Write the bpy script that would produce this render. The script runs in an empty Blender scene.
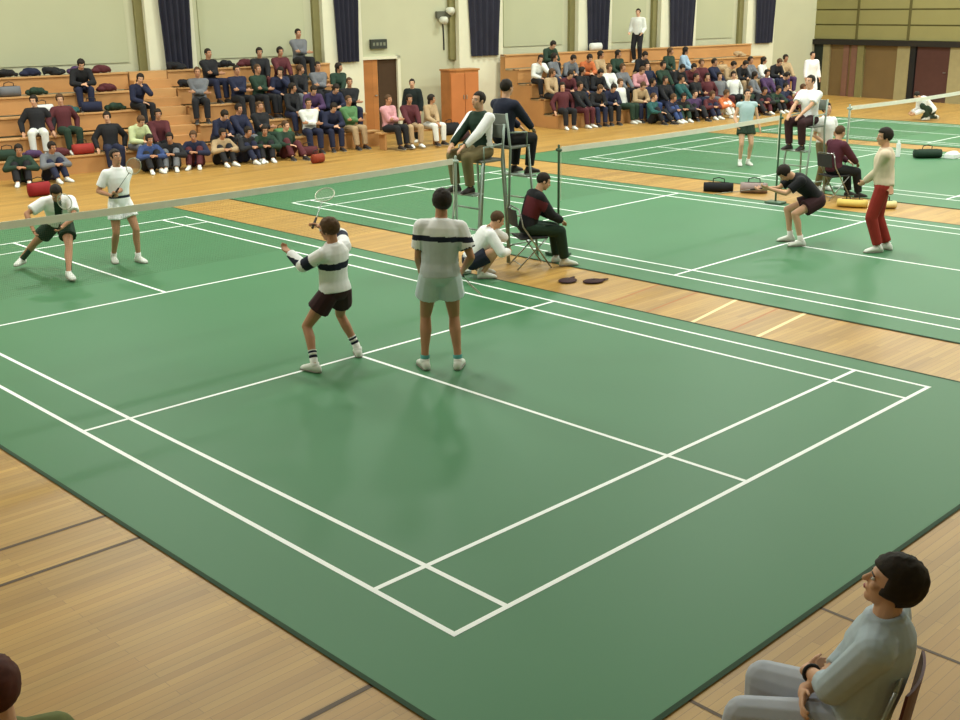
import bpy, bmesh, math, random
from mathutils import Vector, Matrix, Quaternion, noise

S = bpy.context.scene
COL = S.collection
V = Vector
R = math.radians

# ------------------------------------------------------------------ camera
def set_camera():
    yaw, pitch, roll = 7.08539412, -0.305948377, -0.0148934436
    fw = V((math.cos(pitch)*math.cos(yaw), math.cos(pitch)*math.sin(yaw), math.sin(pitch)))
    rt = V((math.sin(yaw), -math.cos(yaw), 0.0))
    up = rt.cross(fw)
    r2 = rt*math.cos(roll) + up*math.sin(roll)
    u2 = -rt*math.sin(roll) + up*math.cos(roll)
    cd = bpy.data.cameras.new('camera')
    cd.sensor_width = 36.0
    cd.lens = 1129.44/960*36.0
    cd.clip_start = 0.1
    cd.clip_end = 200
    c = bpy.data.objects.new('camera', cd)
    COL.objects.link(c)
    m = Matrix((r2, u2, -fw)).transposed().to_4x4()
    m.translation = V((-3.85300726, -4.23354807, 3.48546612))
    c.matrix_world = m
    S.camera = c
set_camera()

# ------------------------------------------------------------------ world, lamps, exposure
w = bpy.data.worlds.new('hall_world')
S.world = w
w.use_nodes = True
w.node_tree.nodes['Background'].inputs[0].default_value = (0.9, 1.0, 0.85, 1)
w.node_tree.nodes['Background'].inputs[1].default_value = 0.3

# the hall is turned a little against the courts: u runs along the back wall, v towards it
WA = R(-9.4)
EU = V((math.cos(WA), math.sin(WA), 0))
EV = V((-math.sin(WA), math.cos(WA), 0))
O0 = V((8.0, 19.9, 0))
def hall(u, v, z=0.0):
    return O0 + EU*u + EV*v + V((0, 0, z))

def lamp(u, v, z, power, size=0.9):
    l = bpy.data.lights.new('high_bay_lamp', 'AREA')
    l.shape = 'DISK'
    l.size = size
    l.energy = power
    l.color = (0.96, 1.0, 0.92)
    o = bpy.data.objects.new('high_bay_lamp', l)
    o.location = hall(u, v, z)
    COL.objects.link(o)
for iu, u in enumerate((-9, -1.5, 6, 13.5, 21, 27)):
    for iv, v in enumerate((-27, -20, -13, -6.5, -1.0)):
        p = 400
        if v < -18 and u < 0: p = 65
        if v < -25: p = min(p*.2, 40)
        if -18 < v < -10 and u < 0: p = 300
        if v > -2: p = 300
        lamp(u, v, 7.9, p)

S.view_settings.view_transform = 'Standard'
S.view_settings.look = 'None'
S.view_settings.gamma = 1.0
S.view_settings.use_curve_mapping = False
S.view_settings.exposure = -0.1

# ------------------------------------------------------------------ helpers
def lin(c):
    c = c/255.0
    return c/12.92 if c <= 0.04045 else ((c+0.055)/1.055)**2.4
def rgb(t):
    return (lin(t[0]), lin(t[1]), lin(t[2]), 1.0)

MATS = {}
def mat(name, col, rough=0.7, var=0.12, scale=6.0, metal=0.0, spec=0.3, bump=0.0):
    if name in MATS: return MATS[name]
    m = bpy.data.materials.new(name)
    m.use_nodes = True
    nt = m.node_tree
    b = nt.nodes['Principled BSDF']
    b.inputs['Roughness'].default_value = rough
    b.inputs['Metallic'].default_value = metal
    b.inputs['Specular IOR Level'].default_value = spec
    tc = nt.nodes.new('ShaderNodeTexCoord')
    nz = nt.nodes.new('ShaderNodeTexNoise')
    nz.inputs['Scale'].default_value = scale
    nz.inputs['Detail'].default_value = 3
    nt.links.new(tc.outputs['Object'], nz.inputs['Vector'])
    mx = nt.nodes.new('ShaderNodeMix')
    mx.data_type = 'RGBA'
    c = rgb(col)
    mx.inputs[6].default_value = tuple(x*(1-var) for x in c[:3]) + (1,)
    mx.inputs[7].default_value = tuple(min(1, x*(1+var)) for x in c[:3]) + (1,)
    nt.links.new(nz.outputs['Fac'], mx.inputs[0])
    nt.links.new(mx.outputs[2], b.inputs['Base Color'])
    if bump:
        bp = nt.nodes.new('ShaderNodeBump')
        bp.inputs['Strength'].default_value = bump
        bp.inputs['Distance'].default_value = 0.01
        nt.links.new(nz.outputs['Fac'], bp.inputs['Height'])
        nt.links.new(bp.outputs['Normal'], b.inputs['Normal'])
    MATS[name] = m
    return m

def wood(name, c1, c2, plank=0.08, length=1.6, rough=0.35, ang=0.0, spec=0.4, streak=0.5, gap=(95, 70, 35), mort=0.002):
    """strip boards running along the local x axis (turned by ang)"""
    if name in MATS: return MATS[name]
    m = bpy.data.materials.new(name)
    m.use_nodes = True
    nt = m.node_tree
    b = nt.nodes['Principled BSDF']
    b.inputs['Roughness'].default_value = rough
    b.inputs['Specular IOR Level'].default_value = spec
    tc = nt.nodes.new('ShaderNodeTexCoord')
    mp = nt.nodes.new('ShaderNodeMapping')
    mp.inputs['Rotation'].default_value = (0, 0, ang)
    nt.links.new(tc.outputs['Object'], mp.inputs['Vector'])
    br = nt.nodes.new('ShaderNodeTexBrick')
    br.inputs['Scale'].default_value = 1.0
    br.inputs['Brick Width'].default_value = length
    br.inputs['Row Height'].default_value = plank
    br.inputs['Mortar Size'].default_value = mort
    br.inputs['Color1'].default_value = rgb(c1)
    br.inputs['Color2'].default_value = rgb(c2)
    br.inputs['Mortar'].default_value = rgb(gap)
    nt.links.new(mp.outputs[0], br.inputs['Vector'])
    mp2 = nt.nodes.new('ShaderNodeMapping')
    mp2.inputs['Rotation'].default_value = (0, 0, ang)
    mp2.inputs['Scale'].default_value = (0.35, 3.0, 3.0)
    nt.links.new(tc.outputs['Object'], mp2.inputs['Vector'])
    nz = nt.nodes.new('ShaderNodeTexNoise')
    nz.inputs['Scale'].default_value = 1.2
    nz.inputs['Detail'].default_value = 5
    nt.links.new(mp2.outputs[0], nz.inputs['Vector'])
    hs = nt.nodes.new('ShaderNodeMix')
    hs.data_type = 'RGBA'
    hs.blend_type = 'MULTIPLY'
    hs.inputs[0].default_value = streak
    rmp = nt.nodes.new('ShaderNodeMapRange')
    rmp.inputs[1].default_value = 0.3; rmp.inputs[2].default_value = 0.7
    rmp.inputs[3].default_value = 0.62; rmp.inputs[4].default_value = 1.15
    nt.links.new(nz.outputs['Fac'], rmp.inputs[0])
    nt.links.new(br.outputs['Color'], hs.inputs[6])
    nt.links.new(rmp.outputs[0], hs.inputs[7])
    nt.links.new(hs.outputs[2], b.inputs['Base Color'])
    MATS[name] = m
    return m

class MB:
    """collects shapes into one mesh"""
    def __init__(s):
        s.v = []; s.f = []; s.m = []
    def add(s, vs, fs, mi=0):
        n = len(s.v)
        s.v += [tuple(x) for x in vs]
        s.f += [tuple(i+n for i in f) for f in fs]
        s.m += [mi]*len(fs)
    def box(s, c, d, mi=0, rot=None):
        hx, hy, hz = d[0]/2, d[1]/2, d[2]/2
        pts = [V((x*hx, y*hy, z*hz)) for z in (-1, 1) for y in (-1, 1) for x in (-1, 1)]
        if rot is not None: pts = [rot @ q for q in pts]
        s.add([V(c)+q for q in pts], [(0, 2, 3, 1), (4, 5, 7, 6), (0, 1, 5, 4), (2, 6, 7, 3), (0, 4, 6, 2), (1, 3, 7, 5)], mi)
    def bar(s, a, b, wd, ht=None, mi=0):
        a, b = V(a), V(b)
        ht = ht or wd
        d = b-a
        L = d.length
        q = d.to_track_quat('X', 'Z').to_matrix()
        s.box((a+b)/2, (L, wd, ht), mi, q)
    def loft(s, rings, mi=0, seg=16):
        """rings: (centre, half axis a, half axis b); flat caps"""
        vs = []; fs = []
        for c, a, b in rings:
            for k in range(seg):
                t = 2*math.pi*k/seg
                vs.append(V(c) + V(a)*math.cos(t) + V(b)*math.sin(t))
        for i in range(len(rings)-1):
            for k in range(seg):
                k2 = (k+1) % seg
                fs.append((i*seg+k, i*seg+k2, (i+1)*seg+k2, (i+1)*seg+k))
        fs.append(tuple(range(seg-1, -1, -1)))
        n = (len(rings)-1)*seg
        fs.append(tuple(range(n, n+seg)))
        s.add(vs, fs, mi)
    def cap(s, p0, p1, r0, r1, c0=True, c1=True, mi=0, seg=12, fl=None, k=1.0):
        """tapered limb with round or flat ends; fl flattens by k along that direction"""
        p0, p1 = V(p0), V(p1)
        d = (p1-p0)
        if d.length < 1e-6: d = V((0, 0, 1e-4))
        d.normalize()
        h = fl if fl is not None else (V((0, 0, 1)) if abs(d.z) < 0.9 else V((0, 1, 0)))
        a = (h - d*h.dot(d)).normalized()
        b = d.cross(a)
        rings = []
        if c0:
            for t in (78, 50, 25):
                rings.append((p0-d*r0*math.sin(R(t)), a*r0*k*math.cos(R(t)), b*r0*math.cos(R(t))))
        rings.append((p0, a*r0*k, b*r0))
        rings.append((p1, a*r1*k, b*r1))
        if c1:
            for t in (25, 50, 78):
                rings.append((p1+d*r1*math.sin(R(t)), a*r1*k*math.cos(R(t)), b*r1*math.cos(R(t))))
        s.loft(rings, mi, seg)
    def ell(s, c, r, rot=None, mi=0, seg=16, n=10):
        rot = rot or Matrix.Identity(3)
        X, Y, Z = rot @ V((1, 0, 0)), rot @ V((0, 1, 0)), rot @ V((0, 0, 1))
        rings = []
        for i in range(n+1):
            t = -math.pi/2 + math.pi*(i+0.0)/n
            cr = max(math.cos(t), 0.03)
            rings.append((V(c)+Z*r[2]*math.sin(t), X*r[0]*cr, Y*r[1]*cr))
        s.loft(rings, mi, seg)
    def tube(s, pts, r, closed=False, seg=8, mi=0):
        n = len(pts)
        pts = [V(p) for p in pts]
        vs = []; fs = []
        prev = None
        for i, p in enumerate(pts):
            if closed: d = pts[(i+1) % n]-pts[i-1]
            else: d = pts[min(i+1, n-1)]-pts[max(i-1, 0)]
            d.normalize()
            if prev is None: prev = d.orthogonal().normalized()
            a = (prev-d*prev.dot(d)).normalized(); prev = a
            b = d.cross(a)
            for k in range(seg):
                t = 2*math.pi*k/seg
                vs.append(p+a*r*math.cos(t)+b*r*math.sin(t))
        m = n if closed else n-1
        for i in range(m):
            j = (i+1) % n
            for k in range(seg):
                k2 = (k+1) % seg
                fs.append((i*seg+k, i*seg+k2, j*seg+k2, j*seg+k))
        if not closed:
            fs.append(tuple(range(seg-1, -1, -1)))
            fs.append(tuple(range((n-1)*seg, n*seg)))
        s.add(vs, fs, mi)
    def mesh(s, name):
        me = bpy.data.meshes.new(name)
        me.from_pydata(s.v, [], s.f)
        me.polygons.foreach_set('material_index', s.m)
        me.update()
        bm = bmesh.new(); bm.from_mesh(me)
        bmesh.ops.recalc_face_normals(bm, faces=bm.faces)
        bm.to_mesh(me); bm.free()
        return me
    def build(s, name, mats, parent=None, smooth=False, loc=None, bevel=0.0):
        me = s.mesh(name)
        for m in (mats if isinstance(mats, (list, tuple)) else [mats]): me.materials.append(m)
        if smooth: me.shade_smooth()
        o = bpy.data.objects.new(name, me)
        COL.objects.link(o)
        if parent: o.parent = parent
        if loc is not None: o.location = loc
        if bevel:
            b = o.modifiers.new('bevel', 'BEVEL'); b.width = bevel; b.segments = 2; b.limit_method = 'ANGLE'
        return o

def tag(o, label=None, cat=None, group=None, kind=None):
    if label: o['label'] = label
    if cat: o['category'] = cat
    if group: o['group'] = group
    if kind: o['kind'] = kind
    return o
def empty(name, loc=(0, 0, 0), rz=0.0):
    o = bpy.data.objects.new(name, None)
    o.empty_display_size = 0.2
    COL.objects.link(o)
    o.location = loc; o.rotation_euler = (0, 0, rz)
    return o
def copy_tree(o, parent=None):
    c = o.copy()
    COL.objects.link(c)
    if parent is not None: c.parent = parent
    for ch in list(o.children): copy_tree(ch, c)
    return c
def struct(o): o['kind'] = 'structure'; return o

# ------------------------------------------------------------------ materials
M_line = mat('court_line_white', (247, 250, 248), 0.6, 0.03)
M_mat = mat('court_mat_green', (66, 118, 80), 0.5, 0.10, 0.35, spec=0.3)
M_matedge = mat('court_mat_edge', (40, 66, 44), 0.8)
M_floor = wood('hall_floor_wood', (190, 149, 78), (172, 130, 64), 0.057, 1.4, 0.42, 0.0, 0.4, 0.6, gap=(140, 105, 60), mort=0.0015)
M_blw = wood('bleacher_wood', (212, 166, 112), (200, 150, 96), 0.14, 3.2, 0.45, 0, 0.35, 0.5, gap=(120, 75, 35), mort=0.004)
M_riser = mat('bleacher_riser_brown', (194, 144, 92), 0.6, 0.12, 2.0)
M_deck = mat('bleacher_deck_tan', (184, 150, 106), 0.6, 0.15, 2.0)
M_blk = mat('black_steel', (34, 34, 36), 0.5, 0.1)
M_wall = mat('wall_cream_green', (196, 196, 168), 0.9, 0.06, 1.0)
M_panel = mat('wall_panel_pale_green', (184, 186, 156), 0.9, 0.05, 0.8)
M_pil = mat('pilaster_cream', (224, 222, 198), 0.85, 0.04)
M_curt = mat('curtain_dark_blue', (46, 46, 60), 0.9, 0.25, 3.0)
M_orange = wood('door_orange_wood', (190, 128, 72), (174, 112, 60), 0.3, 3, 0.45, R(90), 0.35, 0.5)
M_steel = mat('painted_steel_grey', (150, 165, 155), 0.45, 0.1, metal=0.2)
M_chrome = mat('chrome', (170, 172, 170), 0.3, 0.05, metal=0.8)

# ------------------------------------------------------------------ the hall
U0, U1, V0, V1, HZ = -16.0, 27.9, -34.0, 3.3, 8.4
def quad_slab(name, pts, th, m, down=True):
    b = MB()
    n = len(pts)
    dz = V((0, 0, -th if down else th))
    vs = [V(p) for p in pts] + [V(p)+dz for p in pts]
    b.add(vs, [tuple(range(n)), tuple(range(2*n-1, n-1, -1))] + [(i, (i+1) % n, (i+1) % n+n, i+n) for i in range(n)])
    return b.build(name, m)

# floor with painted game lines as a second material
fb = MB()
P = [hall(U0, V0), hall(U1, V0), hall(U1, V1), hall(U0, V1)]
fb.add([p for p in P]+[p-V((0, 0, .2)) for p in P], [(0, 1, 2, 3), (7, 6, 5, 4), (0, 4, 5, 1), (1, 5, 6, 2), (2, 6, 7, 3), (3, 7, 4, 0)])
def strip(b, a, c, wd, z, mi):
    a, c = V((a[0], a[1], 0)), V((c[0], c[1], 0))
    d = (c-a).normalized(); n = V((-d.y, d.x, 0))*wd/2
    b.add([q+V((0, 0, z)) for q in (a-n, c-n, c+n, a+n)], [(0, 1, 2, 3)], mi)
for a, c, wd, mi in [((-9, 3.12), (-.4, 3.0), .035, 1), ((-9, 2.62), (-.4, 2.5), .035, 1), ((-9, 0.05), (-.4, -.03), .035, 1),
                     ((1.77, -1.0), (1.73, -9), .025, 1), ((.45, -1.2), (.30, -9), .025, 1),
                     ((6.4, 2.95), (7.9, 3.2), .05, 2), ((6.4, 2.1), (7.9, 2.25), .05, 2),
                     ((6.4, 2.45), (7.9, 2.6), .03, 3), ((6.4, 3.6), (7.9, 3.75), .03, 3), ((6.4, 4.2), (7.9, 4.35), .03, 3)]:
    strip(fb, a, c, wd, .0015, mi)
M_game = mat('floor_line_dark', (84, 62, 38), 0.5, 0.2)
M_gamew = mat('floor_line_pale', (236, 214, 160), 0.5, 0.1)
M_gamer = mat('floor_line_brown', (176, 112, 60), 0.5, 0.1)
floor = struct(fb.build('floor', [M_floor, M_game, M_gamew, M_gamer]))

def wall_box(name, ua, va, ub, vb, th, z0, z1, m, out):
    """vertical slab between two hall points; out = outward direction (u,v)"""
    a, c = hall(ua, va), hall(ub, vb)
    o = (EU*out[0]+EV*out[1])*th
    b = MB()
    vs = [a, c, c+o, a+o]
    b.add([q+V((0, 0, z0)) for q in vs]+[q+V((0, 0, z1)) for q in vs],
          [(0, 1, 2, 3), (4, 7, 6, 5), (0, 4, 5, 1), (1, 5, 6, 2), (2, 6, 7, 3), (3, 7, 4, 0)])
    return b.build(name, m)
struct(wall_box('wall_back', U0, V1, U1, V1, .2, 0, HZ, M_wall, (0, 1)))
struct(wall_box('wall_left', U0, V0, U0, V1, .2, 0, HZ, M_wall, (-1, 0)))
struct(wall_box('wall_front', U0, V0, U1, V0, .2, 0, HZ, M_wall, (0, -1)))
M_ceil = mat('ceiling_paint', (200, 200, 178), 0.9, 0.05)
cb = quad_slab('ceiling', [hall(U0, V0, HZ), hall(U1, V0, HZ), hall(U1, V1, HZ), hall(U0, V1, HZ)], .2, M_ceil, False)
struct(cb)

# right wall: olive board siding above a dark ledge, doors and panels below
M_olive = mat('siding_olive', (146, 140, 92), 0.8, 0.08, 1.5)
M_olivegap = mat('siding_joint', (96, 90, 52), 0.9)
M_rp = mat('wall_lower_brown', (124, 102, 68), 0.8, 0.12, 1.5)
struct(wall_box('wall_right', U1, V0, U1, V1, .2, 0, HZ, M_rp, (1, 0)))
def on_right(name, v0, v1, z0, z1, th, m, parent=None, d0=0.0):
    a, c = hall(U1-d0, v0), hall(U1-d0, v1)
    o = -EU*th
    b = MB()
    vs = [a, c, c+o, a+o]
    b.add([q+V((0, 0, z0)) for q in vs]+[q+V((0, 0, z1)) for q in vs],
          [(0, 1, 2, 3), (4, 7, 6, 5), (0, 4, 5, 1), (1, 5, 6, 2), (2, 6, 7, 3), (3, 7, 4, 0)])
    return b.build(name, m, parent)
sb = MB()
def rbox(b, v0, v1, z0, z1, d0, th, mi=0):
    a, c = hall(U1-d0, v0), hall(U1-d0, v1); o = -EU*th
    vs = [a, c, c+o, a+o]
    b.add([q+V((0, 0, z0)) for q in vs]+[q+V((0, 0, z1)) for q in vs],
          [(0, 1, 2, 3), (4, 7, 6, 5), (0, 4, 5, 1), (1, 5, 6, 2), (2, 6, 7, 3), (3, 7, 4, 0)], mi)
rbox(sb, V0, V1, 2.02, HZ, 0, .05, 1)
z = 2.02
while z < HZ-.1:
    v = V1
    rbox(sb, V0, V1, z+.02, min(z+.50, HZ-.02), .05, .03, 0)
    z += .53
for v in (1.4, -.75, -2.9, -5.0, -7.2):
    rbox(sb, v-.05, v+.05, 2.02, HZ-.05, .06, .04, 1)
struct(sb.build('trim_1', [M_olive, M_olivegap]))
struct(on_right('trim_2', V0, V1, 1.84, 2.02, .18, mat('ledge_dark', (40, 36, 32), 0.7)))

# lower part of the right wall: posts, panels and two doors
M_post_shade = mat('post_and_side_shade_olive', (132, 126, 84), 0.8)
M_pale = mat('panel_pale', (160, 150, 112), 0.8)
M_pink = mat('panel_rosy_brown', (132, 96, 82), 0.8)
M_dkdoor = mat('door_black_green', (30, 38, 34), 0.6)
M_maroon = mat('door_maroon_brown', (84, 54, 50), 0.6)
n = 3
for nm, v0, v1, z1, th, m in (('trim', 2.55, 2.85, 1.84, .08, M_pale), ('trim', 1.72, 1.95, 1.84, .05, M_pink), ('trim', 1.35, 1.6, 1.84, .05, M_pink),
                              ('trim', 1.02, 1.3, 1.84, .1, M_post_shade), ('trim', -.87, -.36, 1.84, .07, M_pale), ('trim', -1.12, -.9, 1.84, .1, M_blk), ('trim', -3.1, -2.45, 1.84, .1, M_pale), ('trim', -8, -7.6, 1.84, .1, M_post_shade)):
    struct(on_right('trim_%d' % n, v0, v1, 0, z1, th, m)); n += 1
for k, (v0, v1, m) in enumerate(((2.85, V1, M_dkdoor), (-2.42, -1.15, M_maroon))):
    d = on_right('door_%d' % (k+1), v0, v1, 0, 1.83, .05, m)
    struct(d)
    hb = MB(); a = hall(U1-.05, v0+.12, 1.0); hb.bar(a-EU*.03+EV*-.04, a-EU*.03+EV*.06, .03)
    hb.build('door_handle', M_chrome, d)

# back wall: pilasters, olive strips for their side shading, hanging curtains
def on_back(name, u0, u1, z0, z1, th, m, parent=None, d0=0.0):
    a, c = hall(u0, V1-d0), hall(u1, V1-d0); o = -EV*th
    b = MB(); vs = [a, c, c+o, a+o]
    b.add([q+V((0, 0, z0)) for q in vs]+[q+V((0, 0, z1)) for q in vs],
          [(0, 1, 2, 3), (4, 7, 6, 5), (0, 4, 5, 1), (1, 5, 6, 2), (2, 6, 7, 3), (3, 7, 4, 0)])
    return b.build(name, m, parent)
DR = [(-10.2, -9.3), (-4.2, -3.3), (2.5, 3.3), (7.4, 8.15), (11.85, 13.0), (16.4, 17.35), (19.95, 21.15), (24.1, 25.1)]
names = ['the far left curtain outside view', 'x', 'leftmost dark blue curtain on the back wall, above the upper bleacher row',
         'dark blue curtain just left of the wall with the orange doorway', 'dark blue curtain beside the tall wooden cabinet, behind the umpires',
         'dark curtain on the back wall behind the left half of the right bleachers', 'wide dark curtain behind the middle of the right bleachers',
         'rightmost dark curtain on the back wall, nearest the room corner']
for k, (a, c) in enumerate(DR):
    struct(on_back('trim_%d' % n, a-.32, c+.12, 0, HZ, .3, M_pil)); n += 1
    if k < 2: continue
    struct(on_back('trim_%d' % n, a-.52, a-.32, 1.9, HZ, .12, M_post_shade)); n += 1  # olive strip stands in for the side shading and gap by the pilaster
    b = MB()
    N = 28; top = []; 
    # a pleated cloth: one wavy sheet with thickness, a little narrower at its hem
    vs = []; fs = []
    rows = (1.98, 2.6, 3.6, 5.2, 7.6)
    for zi, zz in enumerate(rows):
        kx = .86 if zi == 0 else (.9 if zi == 1 else 1.0)
        for side in (0, 1):
            for i in range(N+1):
                t = i/N
                uu = (a+c)/2+(t-.5)*(c-a)*kx
                dd = .36+.045*math.sin(t*2*math.pi*5+k)+(.03 if side else 0)
                q = hall(uu, V1-dd, zz); vs.append(q)
    W = 2*(N+1)
    for zi in range(len(rows)-1):
        for i in range(N):
            fs.append((zi*W+i, zi*W+i+1, (zi+1)*W+i+1, (zi+1)*W+i))
            fs.append((zi*W+N+1+i, (zi+1)*W+N+1+i, (zi+1)*W+N+2+i, zi*W+N+2+i))
        fs.append((zi*W, (zi+1)*W, (zi+1)*W+N+1, zi*W+N+1))
        fs.append((zi*W+N, zi*W+2*N+1, (zi+1)*W+2*N+1, (zi+1)*W+N))
    for zi in (0, len(rows)-1):
        for i in range(N): fs.append((zi*W+i, zi*W+N+1+i, zi*W+N+2+i, zi*W+i+1))
    b.add(vs, fs)
    b.bar(hall(a-.05, V1-.36, 7.6), hall(c+.05, V1-.36, 7.6), .05)
    o = b.build('curtain', M_curt, smooth=False)
    tag(o, names[k], 'curtain', 'dark curtains hanging on the back wall')
    struct(on_back('trim_%d' % n, a+.1, a+.16, 2.0, 2.03, .33, M_pil)); n += 1
# pale recessed panels between the pilasters
for k in range(1, len(DR)-1):
    a, c = DR[k][1]+.35, DR[k+1][0]-.75
    if k == 3 : continue
    struct(on_back('trim_%d' % n, a, c, 2.2, 7.5, .03, M_panel)); n += 1

# orange doorway with exit sign above it
dr = struct(on_back('door_3', 8.2, 8.86, 0, 2.0, .06, M_orange))
hb = MB(); a = hall(8.78, V1-.08, 1.0); hb.bar(a-EU*.04, a+EU*.04, .03); hb.build('door_handle', M_chrome, dr)
struct(on_back('door_4', 8.9, 9.5, 0, 2.0, .03, mat('doorway_shade_brown', (74, 56, 40), 0.9)))  # flat brown slab: the dark of the open doorway put into its colour
fr = MB()
for u0, u1, z0, z1 in ((8.1, 8.2, 0, 2.08), (9.5, 9.6, 0, 2.08), (8.1, 9.6, 2.0, 2.08)):
    a = hall((u0+u1)/2, V1-.06, (z0+z1)/2); fr.box(a, (u1-u0, .12, z1-z0), 0, Matrix.Rotation(WA, 3, 'Z'))
struct(fr.build('trim_%d' % n, M_pil)); n += 1
sg = MB(); sg.box((0, 0, 0), (.52, .1, .26)); sign = sg.build('exit_sign', mat('sign_dark_grey', (58, 62, 56), 0.6), loc=hall(8.92, V1-.06, 2.42)); sign.rotation_euler = (0, 0, WA)
tag(sign, 'dark rectangular sign on the cream wall above the orange doorway', 'sign')
sg = MB()
for k in range(4): sg.box((-.17+.113*k, -.055, 0), (.07, .008, .09))
for_sign = sg.build('sign_marking', mat('sign_marking_grey', (120, 124, 108), 0.7), sign)

# twin spot lamp on the wall
def spot_lamp():
    t = empty('wall_spotlight', hall(11.15, V1, 3.18), WA)
    b = MB(); b.box((0, -.06, 0), (.5, .12, .2)); b.build('housing', mat('lamp_housing_grey', (96, 96, 84), 0.6), t, bevel=.02)
    for x, z in ((.14, .12), (-.1, -.14)):
        b = MB(); b.cap((x, -.12, z), (x+.03, -.27, z-.03), .09, .12, c1=False); b.build('lamp_head', mat('lamp_head_pale', (215, 215, 200), 0.4), t, smooth=True)
    b = MB(); b.tube([(0, -.02, -.1), (.02, -.02, -.7), (.02, -.02, -1.0)], .02); b.build('cable', M_blk, t)
    tag(t, 'twin white spotlights high on the cream wall above the wooden cabinet', 'lamp')
spot_lamp()

# tall cabinet against the wall between the two bleachers
t = empty('wooden_cabinet', hall(11.05, 2.3, 0), WA)
b = MB(); b.box((0, 0, .82), (1.0, .5, 1.64)); b.box((0, -.01, 1.66), (1.06, .54, .05)); b.box((0, 0, .04), (1.04, .52, .08)); b.build('body', M_orange, t, bevel=.01)
for s in (-1, 1):
    b = MB(); b.box((s*.245, -.262, .85), (.47, .025, 1.45)); dd = b.build('door', mat('cabinet_door_orange', (190, 118, 68), 0.5, 0.15, 2), t, bevel=.006)
    b = MB(); b.box((s*.05, -.285, .9), (.02, .03, .12)); b.build('handle', M_chrome, dd)
tag(t, 'tall orange wooden cabinet against the wall between the two bleachers', 'cabinet')

# ------------------------------------------------------------------ bleachers
RISE, DEP, ROWS = 0.40, 0.635, 5
def bleacher(u0, u1, label):
    t = empty('bleacher_section', hall(u0, 0, 0), WA)
    L = u1-u0
    for r in range(ROWS):
        y0 = r*DEP; zt = (r+1)*RISE
        b = MB(); b.box((L/2, y0+.16, zt-.02), (L, .30, .04)); b.build('seat_board', M_blw, t, bevel=.006)
        b = MB(); b.box((L/2, y0+.06, zt-.04-(RISE-.04)/2), (L, .03, RISE-.04)); b.build('riser', M_riser, t)
        fd = .37 if r < ROWS-1 else .01
        if fd > .1:
            b = MB(); b.box((L/2, y0+.31+fd/2, zt-.055), (L, fd, .03)); b.build('foot_board', M_deck, t)
    for x in (.02, L-.02):
        b = MB()
        for r in range(ROWS): 
            b.box((x, (r*DEP+.09+2.84)/2, (r+.5)*RISE-.05), (.04, 2.84-r*DEP-.09, RISE))
        b.build('end_panel', M_riser, t)
    tag(t, label, 'bleacher', 'wooden bleacher sections along the back wall')
bleacher(-6.5, 1.45, 'orange wooden bleacher section at the far left, bags on its rows')
bleacher(2.45, 7.0, 'wooden bleacher section left of the orange doorway')
bleacher(12.9, 17.9, 'wooden bleacher section right of the tall cabinet, behind the umpires')
bleacher(18.0, 23.6, 'wooden bleacher section nearest the right end of the back wall')
t = empty('bleacher_steps', hall(1.48, 0, 0), WA)
for k in range(10):
    b = MB(); zt = (k+1)*.2; b.box((.47, k*.283+(2.84-k*.283)/2, zt-.1), (.94, 2.84-k*.283, .2)); b.build('step', M_blw if k % 2 else M_riser, t, bevel=.004)
tag(t, 'wooden aisle steps between the two left bleacher sections', 'steps')

# ------------------------------------------------------------------ court mats with their painted lines
def court(name, x0, x1, y0, y1, cx, cy, label, wd=6.1, lines=True, mt=M_mat):
    b = MB()
    b.box(((x0+x1)/2, (y0+y1)/2, .004), (x1-x0, y1-y0, .008), 0)
    # dark taped rim
    for a, c in (((x0, y0), (x1, y0)), ((x1, y0), (x1, y1)), ((x1, y1), (x0, y1)), ((x0, y1), (x0, y0))):
        strip(b, a, c, .035, .0088, 2)
    k = wd/6.1
    def X(v): return cx+v*k
    LW = .04; z = .0095
    L = 13.4
    def ln(xa, ya, xb, yb): strip(b, (X(xa), cy+ya), (X(xb), cy+yb), LW, z+(.0006 if ya == yb else 0), 1)
    h = LW/2
    for v in (h, .46, 5.64, 6.1-h): ln(v, 0, v, L)
    for v in (h, .76, 4.72, 8.68, 12.64, L-h): ln(0, v, 6.1, v)
    ln(3.05, 0, 3.05, 4.72); ln(3.05, 8.68, 3.05, L)
    o = b.build(name, [mt, M_line, M_matedge])
    tag(o, label, 'court mat')
    return o
court('court_mat', -.62, 6.42, -1.31, 15.05, 0, 0, 'nearest green badminton court mat with white lines, filling the foreground')
court('court_mat', 7.66, 14.0, -1.2, 15.0, 8.15, -.25, 'second green badminton court mat, past the first wooden strip', 5.55)
court('court_mat', 15.4, 22.6, -1.2, 14.6, 16.2, -.3, 'third green badminton court mat, behind the seated line judge in maroon', 5.9)
court('court_mat', 23.5, 28.6, -1.2, 13.6, 23.9, -.3, 'farthest green badminton court mat, in front of the right wall', 4.4)

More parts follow.
